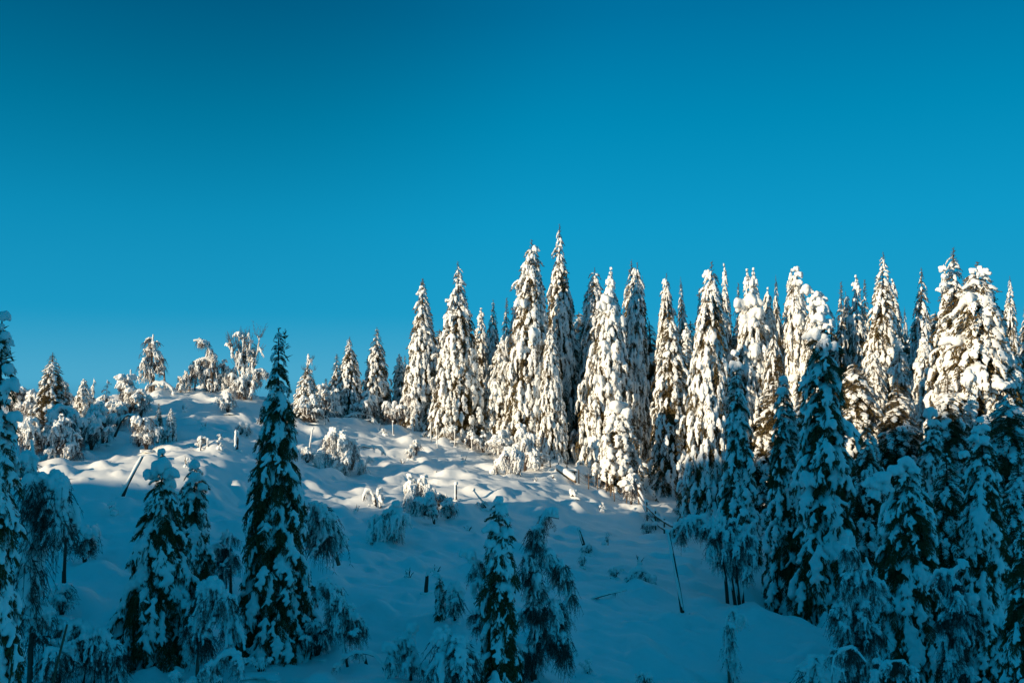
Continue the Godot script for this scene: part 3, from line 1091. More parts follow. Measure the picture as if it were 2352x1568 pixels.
func build_spruces() -> void:
	rng.seed = 77
	var kinds := [
		[16.0, 3.39, {"wide": 0.7, "long": 0.98, "slim": 0.8, "snow": 0.92, "shape": 0, "bare": 0.03, "tall": 0.8}],
		[16.0, 3.23, {"wide": 0.7, "long": 0.98, "slim": 0.8, "snow": 0.96, "shape": 1, "bare": 0.02, "tall": 0.6}],
		[16.0, 3.23, {"wide": 0.7, "long": 0.98, "slim": 0.8, "snow": 0.8, "shape": 0, "bare": 0.2}],
		[16.0, 3.39, {"wide": 0.7, "long": 0.98, "slim": 0.8, "snow": 0.9, "shape": 0, "heads": 3, "lumps": 6}],
		[15.0, 3.23, {"wide": 0.7, "long": 0.98, "slim": 0.8, "snow": 0.94, "shape": 1, "lumps": 18, "fat": 1.2, "cap": true}],
		[15.0, 3.85, {"wide": 0.7, "long": 0.98, "slim": 0.8, "snow": 0.88, "shape": 2, "lumps": 22, "fat": 1.25, "cap": true}],
		[15.0, 2.16, {"wide": 0.72, "slim": 0.75, "snow": 0.93, "shape": 1, "lumps": 9, "cap": true, "long": 0.8}],
		[15.0, 3.39, {"wide": 0.7, "long": 0.98, "slim": 0.8, "snow": 0.6, "shape": 1}],
		[16.0, 3.08, {"wide": 0.7, "long": 0.98, "slim": 0.8, "snow": 0.42, "shape": 0}],
		[6.0, 2.10, {"wide": 0.6, "snow": 0.95, "shape": 1, "gap": 0.34, "lumps": 10, "fat": 1.1, "cap": true, "tall": 0.4, "lump_size": 0.7, "long": 0.75}],
		[6.5, 1.68, {"wide": 0.6, "snow": 0.85, "shape": 0, "gap": 0.34, "tall": 0.6, "bare": 0.16, "long": 0.7}],
		[15.0, 2.16, {"wide": 0.72, "slim": 0.75, "snow": 0.8, "shape": 0, "bare": 0.2, "tall": 1.2, "long": 0.85}],
		[16.0, 3.39, {"wide": 0.7, "long": 0.98, "slim": 0.8, "snow": 0.82, "shape": 1, "lumps": 10, "fat": 1.1, "bend": Vector3(0.5, 0, 0.2)}],
	]
	var made := []
	for k in kinds:
		made.append(spruce_blocks(k[0], k[1], k[2]))
	var edge := "snow-covered spruces of the sunlit stand"
	var list := [
		# left hill
		[122, 808, 75, 46, 8, "small brown-green spruce with a bare dark tip behind the frosted birches on the left hill"],
		[192, 870, 79, 24, 9, "short snow-plastered spruce on the left hill skyline beside the thin bare saplings"],
		[366, 925, 71, 15, 10, "knee-high spruce with dark tip on the shaded slope under the hilltop"],
		[392, 938, 71, 15, 9, "tiny rounded snow-covered spruce beside the dark-tipped seedling on the shaded slope"],
		# between the big dark spruce and the stand
		[706, 835, 84, 34, 2, "snowy spruce half hidden behind the tall dark spruce in the shade"],
		[746, 868, 96, 22, 10, "lowest of the small spruces at the saddle, left of the pair"],
		[774, 812, 97, 27, 11, "dark-topped slim spruce left of the pointed one at the saddle"],
		[804, 772, 95, 36, 0, "evenly pointed snowy spruce standing at the saddle above the snow arch"],
		[867, 750, 96, 38, 2, "lone slim spruce with a thin dark tip right of the snow arch"],
		[919, 813, 97, 22, 6, "thin white spruce tucked against the left flank of the stand"],
		[934, 815, 99, 16, 11, "needle-thin spruce behind the white one at the left flank of the stand"],
		# the sunlit stand
		[976, 638, 94, 48, 3, "tall spruce with a double dark tip, first tall tree of the stand"],
		[1055, 600, 89, 60, 0, "very white broad spruce with a crooked snow arm near its top"],
		[1107, 707, 95, 26, 6, "slim white spruce just right of the very white broad one"],
		[1131, 686, 99, 30, 2, "grey-shaded narrow spruce behind two slim white ones"],
		[1160, 682, 97, 24, 11, "narrow spruce with dark tip left of the white snow column"],
		[1177, 692, 92, 26, 6, "narrow snow column leaning against the tall thin-necked spruce"],
		[1148, 770, 88, 36, 4, "rounded heavily plastered spruce below the narrow tips, in full sun"],
		[1210, 548, 87, 56, 12, "tall spruce with a long thin neck and a snow ball on its tip"],
		[1288, 513, 91, 54, 0, "tallest spruce of the stand with the pointed dark tip"],
		[1268, 742, 84, 32, 1, "slim white spruce in front of the tallest tree"],
		[1362, 612, 90, 46, 1, "spruce with a full white top right of the tallest tree"],
		[1394, 614, 85, 64, 5, "big brown-flanked spruce with pillowy snow shoulders"],
		[1443, 594, 88, 50, 8, "spruce with dark shaded right side and a fine pointed tip"],
		[1459, 600, 87, 40, 12, "twin tip beside the fine pointed one, heavy with snow"],
		[1475, 632, 98, 20, 8, "small dark spruce tip showing behind the twin-tipped trees"],
		[1421, 912, 76, 58, 9, "low bushy spruce with a ball-shaped crown standing in front of the stand"],
		[1526, 625, 92, 30, 12, "spruce with a ragged snowy top and sky on both of its sides"],
		[1571, 634, 94, 24, 8, "dark narrow spruce between the ragged top and the smooth white spire"],
		[1548, 718, 80, 56, 7, "bushy golden-brown spruce with patchy snow at the forest edge"],
		[1574, 742, 83, 34, 6, "white rounded column merged with the bushy golden-brown spruce"],
		[1620, 597, 66, 60, 12, "smooth white spire whose foot is in the blue shade"],
		[1606, 660, 92, 22, 11, "small spruce tip close behind the left of the smooth white spire"],
		[1669, 605, 93, 19, 6, "pencil-thin snow pillar standing free against the sky"],
		[1690, 648, 96, 22, 11, "short tip right of the pencil-thin pillar"],
		[1706, 617, 90, 26, 6, "left one of three close white tips above the broad snow shoulders"],
		[1720, 615, 86, 56, 5, "broad spruce with huge snow shoulders under three close tips"],
		[1738, 618, 92, 28, 11, "right one of three close tips, darker on its right side"],
		[1768, 660, 88, 30, 4, "lumpy snow-domed spruce between the three tips and the dark one"],
		[1786, 630, 96, 22, 8, "dark uncovered spruce tip between domed white trees"],
		[1811, 617, 90, 28, 6, "plain white pillar-shaped spruce beside the curled snow head"],
		[1833, 616, 86, 42, 4, "spruce whose tip is a curled head of snow above a hanging arm"],
		[1784, 762, 78, 38, 7, "sunlit mid-height spruce behind the first blue-shaded spruces"],
		[1878, 668, 84, 36, 4, "hump-topped spruce behind the snow dome of the biggest shaded spruce"],
		[1927, 645, 92, 26, 11, "spruce with a small separate snow ball under a thin tip"],
		[1952, 668, 95, 22, 12, "low ragged tip left of the two thin white ones"],
		[1966, 632, 90, 28, 6, "thin white spruce, left of the tallest pointed one on the right slope"],
		[1980, 640, 94, 24, 11, "thin white spruce close by the tallest pointed one on the right slope"],
		[2016, 577, 86, 60, 0, "tallest pointed white spruce in the middle of the right slope"],
		[2058, 640, 91, 26, 6, "slender snowy tip at the right shoulder of the pointed white spruce"],
		[2040, 662, 93, 24, 4, "round-headed spruce behind the pointed white one"],
		[2086, 702, 99, 16, 8, "tiny dark tip in the gap of sky on the right slope"],
		[2113, 612, 88, 40, 2, "free-standing slim spruce with brown tip between two gaps of sky"],
		[2066, 770, 78, 34, 6, "sunlit slim spruce column in front of the right slope"],
		[2010, 800, 80, 40, 1, "mid-height white spruce standing below the tallest pointed one on the right slope"],
		[2128, 760, 82, 46, 5, "broad domed spruce below the free-standing slim one"],
		[2197, 567, 72, 88, 0, "great spruce with a dark pointed tip and an upright snow fist at its left"],
		[2170, 608, 73, 22, 4, "short snow-headed spruce leaning against the great dark-tipped one"],
		[2250, 598, 66, 100, 12, "great spruce with a cross-shaped snow top and heavy drooping boughs"],
		[2311, 632, 86, 32, 0, "slim regular spruce at the right end of the skyline"],
		[2349, 690, 80, 26, 8, "dark spruce cut off by the picture edge below the slim regular one"],
		[2335, 800, 70, 46, 7, "snow-patched spruce behind the great cross-topped one"],
		# deeper in the stand, seen through gaps
		[1010, 755, 98, 68, 7, "dim spruce deep in the stand, seen between the first two tall trees"],
		[1090, 775, 97, 62, 2, "dim spruce deep in the stand, right of the very white broad tree"],
		[1240, 735, 97, 71, 0, "dim spruce deep in the stand, left of the tallest tree"],
		[1330, 715, 98, 71, 7, "dim spruce deep in the stand, between the tallest tree and the full white top"],
		[1500, 735, 97, 71, 8, "dim spruce deep in the stand, under the ragged snowy top"],
		[1650, 715, 96, 71, 7, "dim spruce deep in the stand, below the pencil-thin pillar"],
		[1760, 720, 97, 71, 2, "dim spruce deep in the stand, below the lumpy snow dome"],
		[1860, 720, 97, 77, 0, "dim spruce deep in the stand, below the curled snow head"],
		[1940, 735, 98, 71, 7, "dim spruce deep in the stand, below the separate snow ball"],
		[2090, 755, 97, 68, 8, "dim spruce deep in the stand, below the gap of sky"],
		[1455, 730, 99, 70, 7, "dim spruce deep in the stand, left of the ragged snowy top"],
		[1590, 735, 99, 70, 2, "dim spruce deep in the stand, left of the smooth white spire"],
		[1700, 725, 100, 70, 0, "dim spruce deep in the stand, below the three close tips"],
		[1815, 730, 100, 70, 7, "dim spruce deep in the stand, below the plain white pillar"],
		[1905, 735, 101, 70, 8, "dim spruce deep in the stand, right of the hump-topped one"],
		[2040, 735, 100, 70, 7, "dim spruce deep in the stand, right of the tallest pointed one on the right slope"],
		[2235, 700, 96, 80, 2, "dim spruce deep in the stand, between the two great spruces at the right"],
		[2345, 745, 95, 70, 0, "dim spruce deep in the stand, behind the slim regular one at the right end"],
		[2150, 715, 92, 68, 7, "dim spruce deep in the stand, left of the great dark-tipped spruce"],
		[1770, 850, 66, 80, 8, "dim broad spruce filling the gap behind the first two slim blue spruces"],
		[1850, 880, 62, 80, 8, "dim broad spruce filling the gap behind the biggest shaded spruce's left flank"],
		[1965, 830, 70, 84, 7, "dim broad spruce behind the biggest shaded spruce's right flank"],
		[2060, 870, 66, 80, 8, "dim broad spruce behind the thick-armed blue spruce"],
		[2170, 860, 62, 84, 8, "dim broad spruce below the great dark-tipped spruce, behind the thin blue one"],
		[2320, 900, 56, 90, 7, "dim broad spruce below the great cross-topped spruce at the right edge"],
		[1985, 955, 54, 62, 8, "dim young spruce in the gap right of the biggest shaded spruce's skirt"],
		[2175, 1010, 48, 70, 8, "dim young spruce in the gap between the arm-topped and the ball-topped blue spruces"],
		[2330, 1040, 44, 80, 8, "dim young spruce at the right edge above the dark sparse one"],
		[1640, 820, 78, 60, 8, "dim spruce at the forest floor between the path and the slim blue spruces"],
		[2290, 735, 92, 68, 8, "dim spruce deep in the stand, right of the great cross-topped spruce"],
	]
	var heads := [
		[1055, 600, [[1026, 690, 5], [1033, 698, 7], [1038, 708, 7], [1032, 716, 7], [1028, 728, 8], [1036, 738, 7]]],
		[2197, 567, [[2164, 618, 12], [2172, 636, 10], [2170, 655, 9], [2160, 665, 8]]],
		[2250, 598, [[2234, 622, 9], [2266, 622, 9], [2250, 616, 8], [2250, 632, 8], [2222, 690, 22], [2262, 690, 24], [2280, 705, 16]]],
		[1833, 616, [[1830, 618, 8], [1838, 632, 9], [1832, 650, 10], [1856, 664, 15], [1848, 672, 12], [1860, 690, 8]]],
		[1878, 668, [[1876, 678, 13], [1888, 700, 12], [1868, 700, 12]]],
		[1394, 614, [[1392, 690, 17], [1404, 708, 15], [1382, 706, 15]]],
		[1720, 615, [[1700, 700, 18], [1728, 690, 20], [1742, 720, 20], [1715, 735, 18]]],
		[1421, 912, [[1420, 935, 22], [1405, 965, 16], [1440, 950, 16]]],
	]
	for e in list:
		var top := at(e[0], e[1], e[2])
		var g := ground(top.x, top.z)
		var k: Array = kinds[e[4]]
		var bend: Vector3 = k[2].get("bend", Vector3.ZERO)
		var h := top.y - g
		var w: float = 1.62 * e[3] / F * e[2]
		var turn := rng.randf() * TAU
		var off: Vector3 = (Basis(Vector3.UP, turn) * bend) * (w / k[1])
		var tree := spruce_from(made[e[4]], "snowy_spruce", e[5], edge if e[0] > 900 else "spruces on the left hill and saddle", Vector3(top.x - off.x, g - 0.1, top.z - off.z), w / k[1], (h + 0.1) / k[0], turn, rr(-0.03, 0.03))
		for q in heads:
			if q[0] == e[0] and q[1] == e[1]:
				snow_heads(tree, e[2] - 0.6, q[2])

func build_near_spruces() -> void:
	var g := "spruces standing in the blue shade"
	near_spruce(640, 748, 35, 100, "tallest dark spruce in the shade, twin-tipped, left of the clearing", g, {"wide": 0.46, "gap": 0.32, "long": 0.85, "shape": 0, "heavy": 0.25, "light": 0.45, "heads": 2, "lumps": 5, "lump_size": 0.75})
	snow_heads(near_spruce(4, 716, 23, 84, "snow-weighted spruce cut off by the left picture edge", g, {"shape": 1, "heavy": 0.36, "light": 0.34, "lumps": 5, "wide": 0.46, "gap": 0.32, "long": 0.9}), 22.8, [[6, 728, 17], [16, 850, 18], [26, 885, 20], [30, 960, 20]])
	snow_heads(near_spruce(372, 1028, 33, 104, "spruce with a big snow cap and wide skirt, left of the tallest dark one", g, {"wide": 0.46, "gap": 0.32, "long": 0.85, "shape": 2, "heavy": 0.42, "light": 0.32, "lumps": 6, "tall": 0.7}), 32.8, [[366, 1076, 24], [346, 1092, 20], [388, 1090, 19], [372, 1060, 14]])
	snow_heads(near_spruce(447, 1050, 40, 62, "slimmer spruce with a snow hood close behind the wide-skirted one", g, {"wide": 0.46, "gap": 0.32, "long": 0.85, "shape": 1, "heavy": 0.42, "light": 0.32, "lumps": 6, "tall": 0.6}), 39.7, [[445, 1070, 15], [450, 1098, 17], [462, 1120, 14]])
	snow_heads(near_spruce(1146, 1138, 30, 58, "spruce with puffed snow shoulders at the bottom of the clearing", g, {"wide": 0.46, "gap": 0.32, "long": 0.85, "shape": 3, "heavy": 0.3, "light": 0.32, "lumps": 6, "lump_size": 1.0, "tall": 0.35}), 29.8, [[1146, 1150, 12], [1149, 1172, 15], [1130, 1212, 20], [1162, 1222, 20], [1126, 1250, 18], [1158, 1262, 18], [1136, 1292, 18], [1164, 1312, 18]])
	snow_heads(near_spruce(1692, 790, 55, 58, "slim evenly snowed spruce, first blue one right of the path", g, {"shape": 0, "heavy": 0.52, "light": 0.3, "tall": 0.5}), 54.8, [[1690, 812, 12], [1688, 840, 14]])
	snow_heads(near_spruce(1800, 858, 50, 62, "slim blue spruce pressed against the left of the biggest shaded one", g, {"shape": 1, "heavy": 0.42, "light": 0.32, "tall": 0.5}), 49.8, [[1800, 872, 14], [1796, 900, 15]])
	snow_heads(near_spruce(1888, 676, 47, 98, "biggest shaded spruce, its snow dome still in the sun", g, {"shape": 1, "heavy": 0.44, "light": 0.34, "lumps": 12, "lump_size": 1.3, "fat": 1.05, "tall": 0.4, "wide": 0.95, "long": 1.25, "gap": 0.5}), 46.4, [[1886, 692, 12], [1890, 712, 16], [1878, 734, 18], [1902, 744, 18], [1872, 768, 17], [1896, 782, 18], [1914, 796, 15]])
	snow_heads(near_spruce(2140, 938, 56, 48, "thin blue spruce with a snow ball head on the right slope", g, {"shape": 1, "heavy": 0.42, "light": 0.32, "lumps": 6, "tall": 0.4}), 55.8, [[2140, 950, 17], [2142, 972, 13]])
	snow_heads(near_spruce(2085, 1056, 37, 112, "blue spruce with a thick snow arm reaching left from its top", g, {"wide": 0.46, "gap": 0.32, "long": 0.85, "shape": 1, "heavy": 0.34, "light": 0.36, "lumps": 16, "lump_size": 1.3, "fat": 1.1, "tall": 0.2}), 36.8, [[2078, 1066, 20], [2056, 1082, 22], [2032, 1098, 23], [2012, 1112, 20], [1996, 1108, 14], [2014, 1136, 16], [2040, 1120, 18], [2100, 1080, 18]])
	snow_heads(near_spruce(2255, 955, 37, 84, "blue spruce with stacked snow balls at its top, near the right edge", g, {"wide": 0.46, "gap": 0.32, "long": 0.85, "shape": 1, "heavy": 0.34, "light": 0.36, "lumps": 10, "fat": 1.15, "tall": 0.4}), 36.8, [[2252, 966, 10], [2258, 984, 14], [2240, 1004, 12], [2262, 1012, 17], [2214, 1045, 13], [2282, 1095, 16]])
	near_spruce(2345, 1190, 30, 90, "dark sparse spruce at the lower right picture edge", g, {"wide": 0.46, "gap": 0.32, "long": 0.85, "shape": 0, "heavy": 0.22, "light": 0.4, "tall": 0.8})

func build_hill_left() -> void:
	var g := "frosted birches on the left hilltop"
	screen_birch("tall two-stemmed frosted birch with a drooping crown on the hilltop", g, 86, [[[[345, 892], [347, 850], [348, 812], [352, 768]], 0.17], [[[352, 892], [352, 850], [349, 822]], 0.14]], {"branches": 14, "spread": 1.7, "hang": 1.0, "from": 0.66, "snow": 0.6, "thick": 0.12, "up": 0.3})
	screen_birch("thin leaning birch stem holding up the right of the drooping hilltop crown", g, 86, [[[[378, 888], [376, 850], [366, 820], [356, 800]], 0.08]], {"branches": 8, "spread": 0.7, "hang": 0.8, "from": 0.6, "snow": 0.5})
	screen_birch("bent hilltop birch curling over to the left above a snow curtain", g, 87, [[[[484, 892], [486, 850], [486, 818], [476, 796], [460, 782], [444, 784]], 0.13], [[[434, 892], [440, 852], [452, 832], [474, 824], [488, 836]], 0.1]], {"branches": 12, "spread": 0.9, "hang": 0.9, "from": 0.45, "snow": 0.85, "thick": 0.15})
	screen_birch("thick white curtain of bowed birch stems under the curled hilltop birch", g, 87.5, [[[[446, 894], [452, 856], [470, 838], [488, 850], [496, 880]], 0.08], [[[500, 892], [490, 850], [474, 836], [456, 850]], 0.08], [[[474, 892], [476, 850], [470, 836]], 0.08]], {"branches": 12, "spread": 0.8, "hang": 1.3, "from": 0.3, "snow": 0.95, "thick": 0.16, "lumps": 6})
	screen_birch("bare-topped birch fanning fine twigs against the sky left of the tallest dark spruce", g, 86, [[[[562, 925], [561, 870], [558, 810], [560, 768]], 0.16], [[[566, 925], [572, 870], [590, 812], [596, 776]], 0.1], [[[558, 925], [550, 860], [534, 812], [520, 790]], 0.1]], {"branches": 15, "spread": 1.5, "hang": 1.4, "from": 0.42, "snow": 0.22, "upright": true, "fall": -0.1, "up": 0.9, "twigs": 0.14, "width": 0.5})
	screen_birch("frost-heavy lower growth around the bare-topped birch", g, 85.5, [[[[548, 922], [546, 880], [536, 862], [522, 868]], 0.09], [[[576, 925], [580, 880], [592, 850], [604, 862]], 0.09], [[[560, 922], [562, 880], [556, 860]], 0.09]], {"branches": 12, "spread": 0.9, "hang": 1.0, "from": 0.35, "snow": 0.9, "thick": 0.14})
	screen_birch("rounded frosty birch clump between the snow curtain and the bare-topped birch", g, 88, [[[[520, 892], [520, 850], [512, 832]], 0.1], [[[530, 892], [534, 856], [544, 848]], 0.08]], {"branches": 14, "spread": 0.9, "hang": 1.0, "from": 0.3, "snow": 0.95, "lumps": 5})
	screen_birch("short crooked frosty birch at the left end of the hilltop group", g, 86, [[[[414, 892], [413, 872], [408, 864]], 0.07], [[[424, 892], [424, 862], [424, 850]], 0.05]], {"branches": 8, "spread": 0.5, "hang": 0.6, "from": 0.4, "snow": 0.85})
	post(302, 892, 83, 300, 850, 0.06, "thin broken snag on the skyline left of the hilltop birch", {"cap": 1.2, "caked": 0.08, "mat": birch_mat})
	screen_birch("snow-buried arch of a fallen birch at the foot of the hilltop trees", "bowed and fallen birches", 84, [[[[330, 908], [336, 892], [352, 884], [376, 884], [394, 892], [398, 906]], 0.12]], {"branches": 9, "spread": 0.4, "hang": 0.35, "from": 0.1, "snow": 0.7, "thick": 0.2, "lumps": 6, "lump_size": 1.2}, "fallen_birch")
	var gl := "snowy saplings and shrubs on the left hill"
	bush(297, 985, 77, 2.0, 3.4, "tall lumpy dome of snow over a shrub at the edge of the shaded slope", gl, {"lump": 1.0, "lump_size": 1.1, "stems": 9})
	bush(322, 985, 76, 1.4, 2.3, "blue-shaded half of the shrub group right of the tall lumpy dome", gl, {"stems": 6})
	bush(270, 985, 75, 1.9, 2.0, "snow-draped shrub left of the tall lumpy dome", gl, {"stems": 8})
	bush(228, 1000, 73, 2.2, 2.4, "wide snow-laden shrub around a dark stump", gl, {"lump": 1.0, "stems": 8})
	bush(208, 1040, 68, 2.4, 2.4, "low half-shaded shrub in front of the dark stump", gl, {"lump": 0.8, "stems": 8})
	post(241, 1008, 70, 235, 966, 0.24, "dark broken stump among the snowy shrubs of the left hill", {"cap": 1.6, "name": "stump", "category": "stump"})
	screen_birch("two-trunked frosted birch with peeling bark in a patch of sun on the left", "frosted birches at the left", 64, [[[[153, 1062], [152, 1020], [146, 985], [136, 955]], 0.14], [[[146, 1062], [140, 1020], [128, 990], [112, 985]], 0.11]], {"branches": 15, "spread": 1.3, "hang": 1.2, "from": 0.4, "snow": 0.9, "thick": 0.16, "lumps": 7})
	screen_birch("frosted birch bowing left behind the two-trunked one", "frosted birches at the left", 68, [[[[170, 1010], [172, 970], [160, 945], [140, 940], [118, 965]], 0.12]], {"branches": 15, "spread": 1.2, "hang": 1.3, "from": 0.3, "snow": 0.9, "thick": 0.18, "lumps": 5})
	bush(75, 1060, 63, 2.6, 2.9, "sunlit mound-like shrub beside the weeping birch at the left edge", gl, {"lump": 1.0})
	bush(45, 960, 80, 2.2, 2.8, "white frosted shrub just right of the left-edge spruce", gl, {"stems": 9})
	bush(70, 975, 78, 1.8, 2.4, "second white frosted shrub, between the left-edge spruce and the small brown spruce", gl, {"stems": 7})
	screen_birch("rounded frosted birch behind the small brown spruce", "frosted birches at the left", 80, [[[[150, 960], [150, 900], [146, 876]], 0.09]], {"branches": 15, "spread": 0.9, "hang": 0.9, "from": 0.3, "snow": 0.85})
	screen_birch("thin frosty sapling with a round clump on the skyline", gl, 80, [[[[215, 945], [214, 910], [215, 868]], 0.035]], {"branches": 8, "spread": 0.5, "hang": 0.4, "from": 0.35, "snow": 0.4, "up": 0.2})
	screen_birch("wispy bare sapling with a snow ball at its foot on the skyline", gl, 80, [[[[243, 945], [244, 910], [246, 872]], 0.035]], {"branches": 9, "spread": 0.6, "hang": 0.35, "from": 0.4, "snow": 0.12, "up": 0.2})
	bush(239, 940, 79, 1.0, 1.5, "egg-shaped snow clump at the foot of the wispy bare sapling", gl, {"stems": 5, "lump": 1.0})
	bush(262, 940, 79, 1.1, 1.0, "little frosted twig tuft below the skyline left of the lumpy dome", gl, {"stems": 6})
	screen_birch("dark bough arching down from the shrubs over the shaded slope", "bowed and fallen birches", 71, [[[[262, 980], [285, 956], [310, 960], [345, 978], [385, 1002]], 0.1]], {"branches": 11, "spread": 0.6, "hang": 0.8, "from": 0.35, "snow": 0.85, "thick": 0.13, "dark": true}, "bowed_birch")
	bush(335, 1040, 66, 1.7, 2.2, "cone-shaped snow bush below the arching dark bough", gl, {"stems": 7, "lump": 1.0})
	bush(318, 1025, 67, 1.3, 1.1, "small snowy bush left of the cone-shaped one", gl, {"stems": 6})
	bush(523, 945, 80, 2.3, 1.6, "wide low snow-heaped bush below the bare-topped birch", gl, {"stems": 9, "lump": 1.0})
	post(543, 1038, 66, 543, 1000, 0.13, "club-shaped stump with tall snow cap on the left slope", {"cap": 1.7, "cap_tall": 2.0, "name": "stump", "category": "stump", "caked": 0.12})
	post(476, 1036, 65, 476, 1010, 0.04, "slim snow-tipped sapling stub on the left slope", {"cap": 2.2, "cap_tall": 2.0, "caked": 0.05})
	bush(460, 1040, 65, 1.2, 0.8, "little snow mound with a spike beside the slim sapling stub", gl, {"stems": 5, "lump": 1.0, "snow": 1.0})
	post(459, 1042, 64.5, 461, 1014, 0.05, "white spike standing in the little snow mound", {"cap": 1.5, "cap_tall": 2.0, "caked": 0.06})
	bush(552, 978, 75, 0.6, 0.9, "left one of two knee-high snow puppets near the wide bush", gl, {"stems": 4, "lump": 1.0, "snow": 1.0})
	bush(567, 982, 75, 0.8, 1.0, "right one of two knee-high snow puppets near the wide bush", gl, {"stems": 4, "lump": 1.0, "snow": 1.0})
	post(276, 1106, 55, 326, 1050, 0.09, "broken limb sloping out of the snow beside the wide-skirted spruce", {"cap": 1.2, "name": "broken_limb", "category": "branch", "caked": 0.11, "mat": bark_mat})

func build_middle() -> void:
	var g := "snow-bowed birches in the clearing"
	var gb := "snowy bushes in the clearing"
	screen_birch("frosted birch with a fine bare tip behind the tallest dark spruce", g, 85, [[[[708, 960], [708, 900], [706, 850], [708, 812]], 0.09]], {"twigs": 0.3, "branches": 10, "spread": 1.0, "hang": 0.6, "from": 0.4, "snow": 0.35, "up": 0.8, "fall": 0.1, "upright": true})
	bush(715, 985, 82, 2.2, 2.3, "snow-caked shrub at the right foot of the tallest dark spruce", gb, {"stems": 8, "lump": 1.0})
	post(706, 1052, 71, 718, 985, 0.05, "thin leaning snow-caked sapling at the left side of the clearing", {"cap": 2.6, "caked": 0.07})
	bush(705, 1070, 70, 1.6, 1.1, "low tangled bush under the thin leaning sapling", gb, {"stems": 7})
	screen_birch("twin-headed mound of bowed birch stems, largest in the sunlit clearing", g, 71, [[[[760, 1105], [752, 1060], [758, 1010], [764, 990]], 0.12], [[[775, 1105], [782, 1050], [786, 1005], [784, 996]], 0.12], [[[745, 1105], [738, 1070], [738, 1040]], 0.1], [[[790, 1110], [796, 1060], [788, 1020]], 0.1]], {"twigs": 0.3, "branches": 11, "spread": 0.85, "hang": 1.1, "from": 0.25, "snow": 1.25, "rep": 2, "thick": 0.2, "lumps": 22, "lump_size": 1.35, "dark": true})
	screen_birch("birch bowed down to the right like a hook beside the twin-headed mound", g, 72, [[[[784, 1085], [786, 1040], [796, 1012], [812, 1022], [826, 1050], [836, 1090]], 0.12]], {"twigs": 0.3, "branches": 9, "spread": 0.4, "hang": 0.9, "from": 0.4, "snow": 1.25, "rep": 2, "thick": 0.22})
	screen_birch("snow-covered fallen trunk lying towards the right on bent branches", g, 73, [[[[806, 1036], [824, 1030], [850, 1028], [872, 1030], [886, 1046]], 0.11], [[[834, 1034], [848, 1050], [852, 1064]], 0.09]], {"twigs": 0.3, "branches": 3, "spread": 0.35, "hang": 0.35, "from": 0.5, "snow": 0.5, "thick": 0.14}, "fallen_birch")
	screen_birch("long low snow arch of a birch bowed to the ground at the saddle", "bowed and fallen birches", 92, [[[[786, 976], [794, 962], [812, 952], [834, 952], [854, 960], [870, 978]], 0.13]], {"twigs": 0.3, "branches": 9, "spread": 0.6, "hang": 0.8, "from": 0.12, "snow": 0.75, "thick": 0.14, "rep": 2}, "bowed_birch")
	for e in [[744, 972, 2.6, 3.2, "frosted birch bush left under the pointed saddle spruce"], [770, 972, 2.4, 2.4, "frosted birch bush right under the dark-topped slim spruce"], [842, 972, 2.0, 2.6, "shadowed frosted bush between the pointed spruce and the lone slim one"], [905, 974, 2.2, 2.2, "frosted bush at the left foot of the stand"], [950, 978, 2.4, 3.4, "large frosty bush before the first tall tree of the stand"], [975, 982, 2.2, 2.8, "tangled frosty thicket between the first two tall trees"]]:
		bush(e[0], e[1], 92, e[2], e[3], e[4], gb, {"stems": 10})
	bush(1080, 1030, 83, 1.6, 1.4, "brownish spruce seedling at the foot of the very white broad tree", gb, {"stems": 7, "snow": 0.4, "twigs": 1.0})
	bush(1040, 1020, 84, 2.0, 1.2, "low snow hump at the left foot of the very white broad tree", gb, {"stems": 6, "lump": 1.0, "snow": 1.0})
	bush(1110, 1040, 82, 2.4, 1.5, "snow-heaped undergrowth right of the very white broad tree", gb, {"stems": 9, "lump": 1.0})
	bush(1150, 1045, 80, 2.2, 2.6, "white thicket under the rounded plastered spruce", gb, {"stems": 10, "lump": 1.0})
	screen_birch("white weeping birch with a dark trunk at the sunlit forest edge", g, 77, [[[[1206, 1072], [1208, 1030], [1204, 995], [1196, 980]], 0.15]], {"twigs": 0.3, "branches": 14, "spread": 1.5, "hang": 1.4, "from": 0.35, "snow": 1.25, "rep": 2, "thick": 0.16, "lumps": 6, "dark": true})
	screen_birch("round snow-covered arch of a bowed birch before the forest edge", g, 73, [[[[1194, 1082], [1192, 1050], [1180, 1032], [1162, 1036], [1146, 1060], [1134, 1092]], 0.12], [[[1188, 1084], [1178, 1050], [1166, 1034], [1160, 1050]], 0.08]], {"twigs": 0.3, "branches": 12, "spread": 0.6, "hang": 1.1, "from": 0.3, "snow": 1.25, "rep": 2, "thick": 0.2, "lumps": 6})
	bush(955, 1030, 78, 1.0, 1.2, "pointed snow stump left one of the pair in the sunny clearing", gb, {"stems": 4, "lump": 1.0, "snow": 1.0})
	bush(942, 1036, 77, 0.8, 0.8, "small snow cone left of the pointed snow stump", gb, {"stems": 4, "lump": 1.0, "snow": 1.0})
	var k := 0
	for e in [[872, 992, 872, 974, "short snow-capped stub under the saddle, left of the taller one"], [903, 990, 902, 968, "snow-capped stub under the saddle, taller of two"], [990, 1000, 990, 972, "pale snapped sapling in front of the tangled thicket"], [1045, 1022, 1045, 985, "snow-clad sapling before the very white broad tree"], [1085, 1030, 1082, 990, "pale sapling leaning on the right of the very white broad tree"], [1005, 1005, 1003, 978, "thin pale sapling beside the snapped one"]]:
		post(e[0], e[1], 86.0 - k, e[2], e[3], 0.045, e[4], {"cap": 2.4, "caked": 0.045, "mat": birch_mat})
		k += 1
